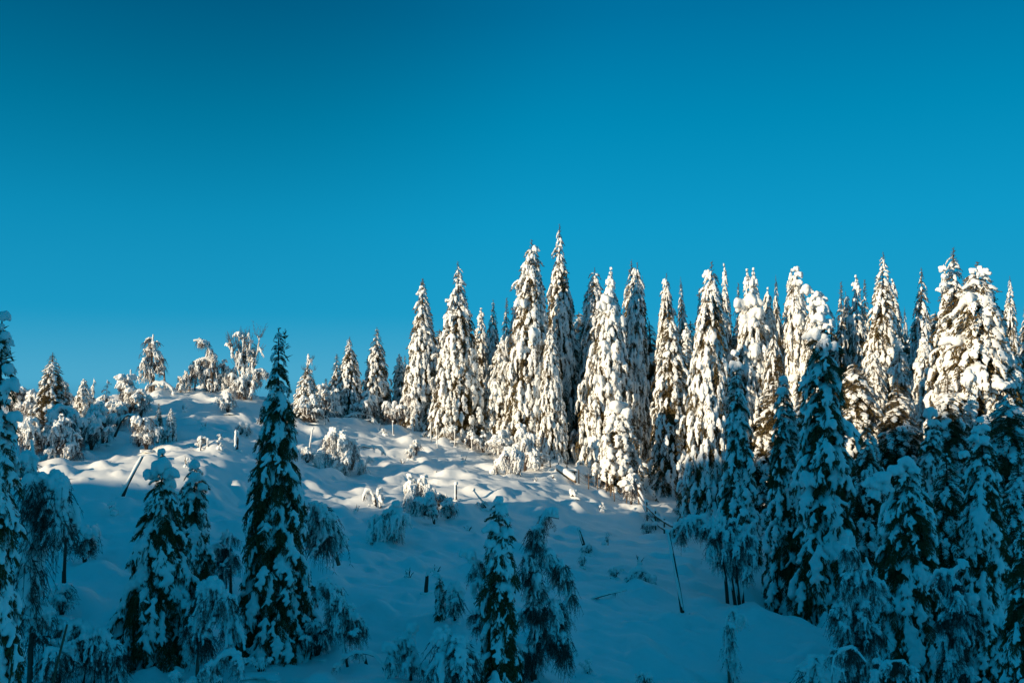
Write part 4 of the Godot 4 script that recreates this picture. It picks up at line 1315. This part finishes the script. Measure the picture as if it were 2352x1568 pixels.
	screen_birch("snow-hooded stump with splayed dark limbs left of the sunlit frosted shrub", g, 61, [[[[862, 1170], [860, 1145], [850, 1128], [838, 1136], [834, 1150]], 0.12], [[[866, 1168], [848, 1168], [826, 1176]], 0.1], [[[872, 1170], [874, 1146], [866, 1130]], 0.1]], {"twigs": 0.3, "branches": 5, "spread": 0.35, "hang": 0.4, "from": 0.4, "snow": 0.7, "thick": 0.17, "lumps": 6, "dark": true}, "snowy_stump", "stump")
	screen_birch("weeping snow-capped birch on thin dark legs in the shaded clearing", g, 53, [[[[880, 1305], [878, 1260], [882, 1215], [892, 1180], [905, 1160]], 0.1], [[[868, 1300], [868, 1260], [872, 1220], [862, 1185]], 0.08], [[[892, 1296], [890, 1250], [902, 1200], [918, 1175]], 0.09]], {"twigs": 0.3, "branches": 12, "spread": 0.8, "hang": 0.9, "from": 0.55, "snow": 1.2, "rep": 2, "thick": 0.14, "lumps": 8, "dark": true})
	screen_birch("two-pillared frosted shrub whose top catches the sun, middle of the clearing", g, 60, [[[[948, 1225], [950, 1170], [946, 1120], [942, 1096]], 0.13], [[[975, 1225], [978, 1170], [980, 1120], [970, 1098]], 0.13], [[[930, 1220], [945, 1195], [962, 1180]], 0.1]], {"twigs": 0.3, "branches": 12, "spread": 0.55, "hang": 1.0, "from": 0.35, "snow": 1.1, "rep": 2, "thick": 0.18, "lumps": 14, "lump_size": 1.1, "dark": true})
	bush(998, 1245, 57, 1.1, 1.9, "slanting white pillar of snow right of the two-pillared shrub", gb, {"stems": 6, "lump": 0.6, "snow": 1.0, "lean": -0.3})
	bush(1008, 1170, 62, 1.2, 0.9, "rounded snow bump bush behind the slanting white pillar", gb, {"stems": 5, "lump": 1.0, "snow": 1.0})
	bush(1030, 1215, 59, 1.3, 1.3, "faint blue snow bush right of the slanting white pillar", gb, {"stems": 6, "lump": 1.0, "snow": 1.0})
	post(1047, 1155, 64, 1047, 1112, 0.09, "crooked snag with snow knob and fine twigs at the sun's edge", {"cap": 2.2, "caked": 0.08})
	post(1122, 1178, 63, 1088, 1126, 0.06, "curved bare stem with a hanging snow knob above the puffed spruce", {"cap": 2.6, "caked": 0.05})
	bush(1110, 1176, 63, 1.2, 0.5, "flat snow hump at the foot of the curved bare stem", gb, {"stems": 4, "lump": 1.0, "snow": 1.0})
	post(1317, 1146, 68, 1316, 1134, 0.16, "stump with a ball of snow in the sunny snowfield", {"cap": 2.3, "name": "stump", "category": "stump"})
	post(1271, 1120, 73, 1270, 1106, 0.07, "small dark snow-rimmed stub in the sunny snowfield", {"cap": 1.7, "name": "stump", "category": "stump"})
	bush(1450, 1160, 70, 1.9, 2.2, "snowman-like shrub with a round head at the bend of the fence", gb, {"stems": 8, "lump": 1.0, "lump_size": 1.4, "snow": 1.0})
	bush(1505, 1195, 65, 1.5, 0.9, "snow hump against the fence rails", gb, {"stems": 5, "lump": 1.0, "snow": 1.0})
	bush(1487, 1206, 62, 1.1, 0.8, "rounded snow bush with a dark hollow left of the fence rails", gb, {"stems": 5, "lump": 1.0})
	bush(1565, 1185, 67, 1.7, 1.1, "snow-covered boulder-like bush right of the fence rails", gb, {"stems": 5, "lump": 1.0, "snow": 1.0})
	bush(1245, 1070, 79, 1.4, 1.0, "small round bush right of the weeping birch's dark trunk", gb, {"stems": 6, "lump": 1.0})
	bush(1370, 1085, 76, 2.0, 1.4, "snowy undergrowth left of the low bushy spruce", gb, {"stems": 8, "lump": 1.0})

func build_seedlings() -> void:
	# small snow-buried seedlings scattered over the open slope
	var spots := [
		[420, 79, "just below the left end of the hilltop birches"], [470, 75, "on the blue hill flank under the curled hilltop birch"], [505, 71, "on the blue hill flank left of the two snow puppets"],
		[440, 67, "near the slim sapling stub on the left slope"], [505, 64, "between the spiked snow mound and the club-shaped stump"], [430, 60, "above the hooded slimmer spruce, at the edge of sunlight"],
		[245, 62, "right of the two-trunked frosted birch, in the streaks of sun"], [260, 52, "on the smooth blue slope left of the wide-skirted spruce"], [215, 49, "on the blue slope above the snow-rounded shrub"],
		[885, 84, "in the sunny clearing right of the fallen trunk"], [925, 76, "left of the small snow cone in the sunny clearing"], [1000, 72, "in the sunny clearing above the crooked snag"],
		[1065, 77, "in the sunny clearing below the very white broad tree"], [1230, 71, "in the sunny snowfield below the round arch"], [1380, 67, "by the wire fence in the sunny snowfield"],
		[820, 60, "left of the snow-hooded stump"], [790, 52, "above the weeping birch's left side, in the shade"], [1075, 57, "in the shade under the curved bare stem"],
		[1240, 58, "in the shade above the drooping birch's crown"], [1395, 57, "in the shaded snowfield right of the leaning post"], [1465, 52, "in the shaded snowfield left of the dead pole"], [1000, 47, "in the shade left of the short dark stub"], [940, 44, "in the middle of the shaded clearing"],
	]
	for k in spots.size():
		rng.seed = 9000 + k
		var f := at(spots[k][0], 1000, spots[k][1])
		var gp := Vector3(f.x, ground(f.x, f.z), f.z)
		var t := thing("snow_buried_seedling", "snow-buried seedling knob " + spots[k][2], "seedling", "snow-buried seedlings on the open slope", gp)
		var h := rr(0.25, 0.7)
		var b := Brush.new()
		for q in 4:
			var e := Vector3(rr(-0.3, 0.3), h * rr(0.6, 1.3), rr(-0.3, 0.3))
			b.tube(PackedVector3Array([Vector3(0, -0.2, 0), e * 0.6, e]), PackedFloat32Array([0.02, 0.015, 0.008]), 4, Color.WHITE)
		put("stems", b.mesh(), bark_mat, t)
		for q in 3:
			var s := put("snow_cap", lump[rng.randi() % 5] if q == 0 else puff[rng.randi() % 6], snow_mat, t)
			var w := h * rr(0.3, 0.55)
			s.transform = Transform3D(Basis(Vector3.UP, rng.randf() * TAU) * Basis.from_scale(Vector3(w * 1.2, w, w * 1.2)), Vector3(rr(-0.25, 0.25) * h, h * (0.1 + 0.4 * q), rr(-0.2, 0.2) * h))

func build_front() -> void:
	var g := "birches standing in the blue shade"
	var gb := "bushes in the blue shade"
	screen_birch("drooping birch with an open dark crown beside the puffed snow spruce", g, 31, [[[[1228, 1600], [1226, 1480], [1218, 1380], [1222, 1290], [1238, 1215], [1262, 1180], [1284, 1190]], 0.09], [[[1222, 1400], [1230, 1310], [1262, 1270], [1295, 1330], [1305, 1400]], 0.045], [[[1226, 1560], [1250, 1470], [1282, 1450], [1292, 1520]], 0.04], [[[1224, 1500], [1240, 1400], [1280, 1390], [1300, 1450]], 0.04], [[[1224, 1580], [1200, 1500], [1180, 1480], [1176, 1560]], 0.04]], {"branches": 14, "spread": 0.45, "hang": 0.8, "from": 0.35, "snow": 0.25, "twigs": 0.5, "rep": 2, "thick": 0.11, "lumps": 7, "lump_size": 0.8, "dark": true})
	screen_birch("small snow-puffed birch leaning left out of the puffed snow spruce", g, 30.5, [[[[1120, 1420], [1106, 1340], [1092, 1290], [1078, 1278]], 0.05]], {"branches": 8, "spread": 0.5, "hang": 0.55, "from": 0.5, "snow": 0.8, "rep": 2, "thick": 0.12, "lumps": 5, "dark": true})
	post(1345, 1292, 55, 1329, 1216, 0.1, "leaning dark post with a snow knob in the shaded snowfield", {"cap": 1.7, "caked": 0.06, "name": "leaning_post", "category": "post"})
	bush(1352, 1262, 53, 1.0, 0.6, "snow hump right of the leaning dark post", gb, {"stems": 4, "lump": 1.0, "snow": 1.0})
	bush(1338, 1315, 50, 0.6, 0.6, "twiggy snow clump below the leaning dark post", gb, {"stems": 5, "lump": 1.0})
	bush(1412, 1330, 48, 0.9, 0.5, "low snow-buried shrub, left of the two in the shaded snowfield", gb, {"stems": 5, "lump": 1.0, "snow": 1.0})
	screen_birch("low looping snow-covered branch, right one in the shaded snowfield", "bowed and fallen birches", 47.5, [[[[1440, 1338], [1450, 1318], [1468, 1312], [1486, 1316], [1500, 1334], [1502, 1352]], 0.06]], {"branches": 8, "spread": 0.35, "hang": 0.45, "from": 0.1, "snow": 0.85, "rep": 2, "thick": 0.12, "lumps": 3, "dark": true}, "bowed_birch")
	screen_birch("fallen branch lying flat in the shaded snowfield", "bowed and fallen birches", 44, [[[[1350, 1380], [1370, 1372], [1400, 1364], [1440, 1355]], 0.06]], {"branches": 2, "spread": 0.3, "hang": 0.25, "from": 0.05, "snow": 0.3, "thick": 0.06, "dark": true}, "fallen_branch", "branch")
	post(1571, 1392, 42, 1535, 1222, 0.085, "tall leaning dead pole with a snow knob at the edge of the gully", {"cap": 1.8, "caked": 0.07, "name": "dead_pole", "category": "snag"})
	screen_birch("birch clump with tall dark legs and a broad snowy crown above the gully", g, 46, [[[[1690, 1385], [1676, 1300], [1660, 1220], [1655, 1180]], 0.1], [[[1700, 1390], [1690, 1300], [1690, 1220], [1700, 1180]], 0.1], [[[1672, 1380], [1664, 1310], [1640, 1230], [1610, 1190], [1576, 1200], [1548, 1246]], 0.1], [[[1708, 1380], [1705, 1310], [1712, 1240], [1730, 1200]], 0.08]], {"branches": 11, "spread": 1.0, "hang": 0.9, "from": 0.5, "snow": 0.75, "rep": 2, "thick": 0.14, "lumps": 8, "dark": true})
	screen_birch("snow-cloaked hooded sapling alone on the gully slope", gb, 35, [[[[1676, 1530], [1668, 1470], [1670, 1420], [1684, 1402], [1700, 1420], [1702, 1450]], 0.05], [[[1684, 1530], [1680, 1480], [1678, 1440]], 0.04]], {"branches": 9, "spread": 0.22, "hang": 0.6, "from": 0.3, "snow": 1.0, "twigs": 0.2, "thick": 0.1, "lumps": 7, "lump_size": 0.8}, "snowy_sapling", "sapling")
	bush(1487, 1545, 32, 0.4, 0.6, "tiny snow cone at the bottom of the shaded snowfield", gb, {"stems": 4, "snow": 1.0, "lump": 1.0})
	bush(1350, 1512, 33, 1.0, 0.5, "soft snow hump at the bottom of the shaded snowfield", gb, {"stems": 4, "lump": 1.0, "snow": 1.0, "twigs": 0.1})
	bush(1052, 1600, 29, 1.4, 2.0, "large tangled snow bush at the bottom edge left of the puffed snow spruce", gb, {"stems": 12, "lump": 1.0, "snow": 0.9, "lump_size": 0.7})
	screen_birch("snow-bundled bent stem with splayed dark branches at the bottom of the clearing", g, 31, [[[[944, 1600], [942, 1540], [940, 1480], [936, 1450]], 0.06], [[[885, 1530], [905, 1490], [935, 1462]], 0.05], [[[892, 1560], [925, 1532], [960, 1530], [1010, 1540]], 0.045]], {"branches": 7, "spread": 0.45, "hang": 0.45, "from": 0.4, "snow": 0.8, "rep": 2, "thick": 0.13, "lumps": 7, "dark": true})
	screen_birch("dark branch looping along the snow left of the bundled stem", "bowed and fallen birches", 31.5, [[[[892, 1540], [868, 1512], [830, 1500], [795, 1510], [772, 1540]], 0.05]], {"branches": 5, "spread": 0.3, "hang": 0.3, "from": 0.6, "snow": 0.8, "thick": 0.07, "dark": true}, "fallen_branch", "branch")
	post(978, 1348, 42, 981, 1320, 0.09, "short dark stub with a snow cap in the shaded clearing", {"cap": 1.5, "name": "stump", "category": "stump"})
	screen_birch("weeping birch bending right beside the tallest dark spruce", g, 38, [[[[778, 1298], [764, 1250], [748, 1200], [728, 1172], [706, 1165]], 0.08], [[[735, 1240], [732, 1190], [730, 1152]], 0.07]], {"branches": 11, "spread": 0.7, "hang": 1.2, "from": 0.4, "snow": 0.6, "twigs": 0.4, "rep": 2})
	screen_birch("snow-buried birch with a slanting dark trunk right of the tallest dark spruce", g, 33, [[[[845, 1535], [826, 1470], [805, 1420], [770, 1390], [740, 1400]], 0.06], [[[800, 1440], [770, 1380], [750, 1340], [735, 1350]], 0.05]], {"branches": 12, "spread": 0.65, "hang": 0.7, "from": 0.45, "snow": 0.75, "rep": 2, "thick": 0.1, "lumps": 7, "dark": true})
	bush(728, 1480, 34, 1.6, 1.3, "low twiggy thicket at the right foot of the tallest dark spruce", gb, {"stems": 9, "twigs": 0.65, "snow": 0.6})
	bush(1045, 1432, 37.5, 0.8, 1.3, "frosted shrub right one of the small pair above the bottom snow bush", gb, {"stems": 7, "snow": 0.9})
	screen_birch("bent birch with a long white cloak, between the wide-skirted and the tallest dark spruce", g, 31, [[[[455, 1510], [450, 1440], [464, 1370], [486, 1340], [508, 1352], [524, 1400], [530, 1450]], 0.07]], {"branches": 14, "spread": 0.4, "hang": 1.0, "from": 0.3, "snow": 0.9, "rep": 2, "thick": 0.15, "lumps": 8})
	screen_birch("low snow arch at the bottom edge below the cloaked birch", "bowed and fallen birches", 29, [[[[465, 1580], [490, 1530], [520, 1505], [545, 1510], [556, 1560]], 0.06]], {"branches": 10, "spread": 0.35, "hang": 0.5, "from": 0.15, "snow": 0.85, "rep": 2, "thick": 0.13}, "bowed_birch")
	bush(400, 1580, 29, 1.3, 0.7, "big smooth snow hump at the bottom edge", gb, {"stems": 4, "lump": 1.0, "snow": 1.0, "lump_size": 2.0, "twigs": 0.1})
	bush(600, 1560, 31, 1.8, 0.5, "smooth snow bank before the foot of the tallest dark spruce", gb, {"stems": 4, "lump": 1.0, "snow": 1.0, "lump_size": 2.0, "twigs": 0.1})
	screen_birch("bare twisted birch between the slimmer and the tallest dark spruce", g, 41, [[[[530, 1330], [528, 1270], [522, 1215]], 0.07], [[[520, 1330], [515, 1275], [500, 1255], [480, 1265]], 0.05]], {"branches": 10, "spread": 0.7, "hang": 0.7, "from": 0.4, "snow": 0.35, "twigs": 0.65, "dark": true})
	bush(192, 1325, 43, 1.8, 1.6, "snow-rounded shrub alone on the shaded slope at the left", gb, {"stems": 8, "lump": 1.0, "snow": 0.95})
	post(146, 1345, 38, 148, 1222, 0.08, "dark snag with a snow knob beside the weeping birch at the left", {"cap": 1.8, "caked": 0.05})
	bush(140, 1410, 36, 1.4, 1.1, "snow heap around the dark snag at the left", gb, {"stems": 7, "lump": 1.0})
	screen_birch("weeping birch with hanging frosted twigs beside the left-edge spruce", g, 29, [[[[70, 1480], [74, 1350], [84, 1200], [82, 1090], [72, 1010]], 0.09], [[[80, 1200], [110, 1100], [128, 1130], [136, 1200]], 0.04]], {"branches": 13, "spread": 0.5, "hang": 1.4, "from": 0.25, "snow": 0.5, "twigs": 0.4, "rep": 2, "thick": 0.1})
	screen_birch("lattice of bowed snowy twigs at the bottom left", g, 29.5, [[[[215, 1560], [212, 1490], [190, 1440], [150, 1440], [120, 1480]], 0.05], [[[190, 1560], [200, 1480], [230, 1450], [255, 1480], [262, 1540]], 0.05]], {"branches": 12, "spread": 0.5, "hang": 0.9, "from": 0.3, "snow": 0.6, "twigs": 0.65, "rep": 2, "thick": 0.14, "dark": true})
	bush(130, 1560, 29, 1.6, 1.4, "snow-rounded shrub at the bottom left behind the slanted bare pole", gb, {"stems": 8, "lump": 1.0})
	post(80, 1600, 24, 153, 1434, 0.035, "slanted bare brown pole at the bottom left", {"cap": 0.0, "name": "bare_pole", "category": "pole", "mat": post_mat, "drift": false})
	screen_birch("frosted birch rising from the gully left of the arm-topped spruce", g, 34, [[[[1965, 1600], [1962, 1480], [1955, 1340], [1948, 1230]], 0.08], [[[1975, 1600], [1985, 1450], [2000, 1330], [1990, 1280]], 0.06], [[[1955, 1600], [1948, 1460], [1938, 1370]], 0.05]], {"branches": 13, "spread": 0.6, "hang": 0.9, "from": 0.25, "snow": 0.6, "twigs": 0.65, "rep": 2, "thick": 0.13, "lumps": 6})
	screen_birch("frosted birch between the arm-topped spruce and the right-edge spruces", g, 33, [[[[2185, 1640], [2186, 1500], [2182, 1390], [2192, 1310], [2212, 1300]], 0.07], [[[2196, 1640], [2210, 1480], [2226, 1380]], 0.05]], {"branches": 13, "spread": 0.6, "hang": 0.9, "from": 0.25, "snow": 0.6, "twigs": 0.65, "rep": 2, "thick": 0.12, "lumps": 5})
	bush(1884, 1600, 31, 1.0, 2.1, "round-headed snow bush at the bottom of the gully", gb, {"stems": 8, "lump": 1.0, "snow": 1.0})
	bush(1856, 1600, 31, 0.9, 1.3, "smooth snow-cloaked shrub left of the round-headed one in the gully", gb, {"stems": 6, "lump": 1.0, "snow": 1.0})
	screen_birch("thin snow-topped stem curving right at the bottom of the gully", "bowed and fallen birches", 30, [[[[1905, 1610], [1912, 1540], [1925, 1500], [1960, 1490], [1990, 1520]], 0.04]], {"branches": 6, "spread": 0.3, "hang": 0.5, "from": 0.5, "snow": 0.6, "thick": 0.06, "dark": true}, "bowed_birch")
	screen_birch("snowy twig arch at the bottom edge in front of the arm-topped spruce", "bowed and fallen birches", 30, [[[[2010, 1620], [2018, 1550], [2040, 1525], [2075, 1520], [2100, 1560]], 0.04]], {"branches": 8, "spread": 0.4, "hang": 0.6, "from": 0.4, "snow": 0.7, "thick": 0.08, "rep": 2, "dark": true}, "bowed_birch")
	near_spruce(1010, 1320, 38, 22, "waist-high spruce left one of the small pair above the bottom snow bush", "spruces standing in the blue shade", {"shape": 1, "heavy": 0.8, "light": 0.15, "gap": 0.2, "wide": 0.3, "long": 0.4, "tall": 0.25, "lumps": 3, "lump_size": 0.5})

func build_fence() -> void:
	# snow-laden wooden fence running down the right side of the clearing
	rng.seed = 501
	var way := [[1468, 1172, 69], [1487, 1190, 66], [1506, 1203, 64], [1526, 1217, 62], [1550, 1232, 60], [1572, 1248, 58]]
	var p0 := at(way[0][0], way[0][1], way[0][2])
	p0.y = ground(p0.x, p0.z)
	var t := thing("wooden_fence", "snow-laden wooden fence with rails at the edge of the path", "fence", "", p0)
	var tops := []
	for e in way:
		var p := at(e[0], e[1], e[2])
		p.y = ground(p.x, p.z)
		var b := Brush.new()
		var q := p - p0
		var h := rr(1.15, 1.35)
		b.tube(PackedVector3Array([q - Vector3(0, 0.4, 0), q + Vector3(rr(-0.04, 0.04), h, 0)]), PackedFloat32Array([0.055, 0.05]), 7, Color.WHITE)
		var c := put("post", b.mesh(), post_mat, t)
		var s := put("snow_cap", lump[rng.randi() % 5], snow_mat, c)
		s.transform = Transform3D(Basis.from_scale(Vector3(0.13, 0.16, 0.13)), q + Vector3(0, h + 0.04, 0))
		tops.append(q)
	for i in tops.size() - 1:
		for lev in [0.45, 0.95]:
			var b := Brush.new()
			var up := Vector3(0, lev, 0)
			b.tube(PackedVector3Array([tops[i] + up, tops[i].lerp(tops[i + 1], 0.5) + up - Vector3(0, 0.03, 0), tops[i + 1] + up]), PackedFloat32Array([0.045, 0.045, 0.045]), 6, Color.WHITE)
			var c := put("rail", b.mesh(), post_mat, t)
			var s := Brush.new()
			var path := PackedVector3Array()
			for k in 8:
				path.append(tops[i].lerp(tops[i + 1], k / 7.0) + up + Vector3(rr(-0.02, 0.02), 0.05 + rr(-0.02, 0.03), 0))
			snow_sleeve(s, path, 0.05, 0.045)
			put("snow_load", s.mesh(), snow_mat, c)
	# wire netting on thin posts further up
	var way2 := [[1330, 1106, 74], [1352, 1112, 73], [1373, 1122, 72.5], [1392, 1132, 72], [1402, 1138, 71.5], [1412, 1142, 71], [1440, 1160, 70]]
	var q0 := at(way2[0][0], way2[0][1], way2[0][2])
	q0.y = ground(q0.x, q0.z)
	var f := thing("wire_fence", "row of thin posts with sagging snowy wires above the wooden fence", "fence", "", q0)
	var last := Vector3.ZERO
	for i in way2.size():
		var p := at(way2[i][0], way2[i][1], way2[i][2])
		p.y = ground(p.x, p.z)
		var q := p - q0
		var b := Brush.new()
		var h := rr(0.95, 1.2)
		b.tube(PackedVector3Array([q - Vector3(0, 0.4, 0), q + Vector3(rr(-0.08, 0.08), h, 0)]), PackedFloat32Array([0.05, 0.045]), 6, Color.WHITE)
		put("post", b.mesh(), post_mat, f)
		if i > 0:
			for lev in [0.3, 0.6, 0.88]:
				var w := Brush.new()
				var up := Vector3(0, lev, 0)
				w.tube(PackedVector3Array([last + up, last.lerp(q, 0.5) + up - Vector3(0, 0.08, 0), q + up]), PackedFloat32Array([0.012, 0.012, 0.012]), 4, Color.WHITE)
				put("wire", w.mesh(), post_mat, f)
		last = q
	var row := [[1246, 1078, 79], [1264, 1082, 78.5], [1284, 1090, 78], [1302, 1094, 77.5], [1236, 1076, 79.5]]
	var words := ["second", "third", "fourth", "last", "first"]
	for i in row.size():
		var e: Array = row[i]
		post(e[0], e[1], e[2], e[0] + rr(-1, 1), e[1] - 27, 0.05, words[i] + " thin fence post from the dark birch trunk towards the bench", {"cap": 0.0, "drift": false, "mat": post_mat, "name": "fence_post", "category": "post", "group": "thin posts by the forest edge"})
	# bench
	var bp := at(1308, 1096, 75)
	bp.y = ground(bp.x, bp.z)
	var bench := thing("bench", "small wooden bench under a flat slab of snow at the forest edge", "bench", "", bp)
	for sx in [-0.42, 0.42]:
		var leg := BoxMesh.new()
		leg.size = Vector3(0.09, 0.6, 0.34)
		put("leg", leg, post_mat, bench).position = Vector3(sx, 0.2, 0)
	var seat := BoxMesh.new()
	seat.size = Vector3(1.15, 0.06, 0.4)
	put("seat", seat, post_mat, bench).position = Vector3(0, 0.53, 0)
	var slab := Brush.new()
	slab.tube(PackedVector3Array([Vector3(-0.62, 0.66, 0), Vector3(-0.5, 0.69, 0), Vector3(0, 0.7, 0), Vector3(0.5, 0.68, 0), Vector3(0.6, 0.65, 0)]), PackedFloat32Array([0.06, 0.13, 0.14, 0.13, 0.06]), 8, Color.WHITE)
	var cs := put("snow_load", slab.mesh(), snow_mat, bench)
	cs.scale = Vector3(1, 1, 1.7)
	var lp := at(1280, 1098, 76)
	lp.y = ground(lp.x, lp.z)
	var lg := thing("snowy_log", "snow-covered log sloping down beside the bench", "log", "", lp)
	var lb := Brush.new()
	var ep := at(1322, 1110, 73) - lp
	ep.y = ground(lp.x + ep.x, lp.z + ep.z) - lp.y + 0.25
	lb.tube(PackedVector3Array([Vector3(0, 0.45, 0), ep * 0.5 + Vector3(0, 0.2, 0), ep]), PackedFloat32Array([0.12, 0.12, 0.1]), 8, Color.WHITE)
	put("log_body", lb.mesh(), post_mat, lg)
	var ls := Brush.new()
	var lpath := PackedVector3Array()
	for k in 9:
		lpath.append(Vector3(0, 0.55, 0).lerp(ep + Vector3(0, 0.1, 0), k / 8.0))
	snow_sleeve(ls, lpath, 0.16, 0.1)
	put("snow_load", ls.mesh(), snow_mat, lg)
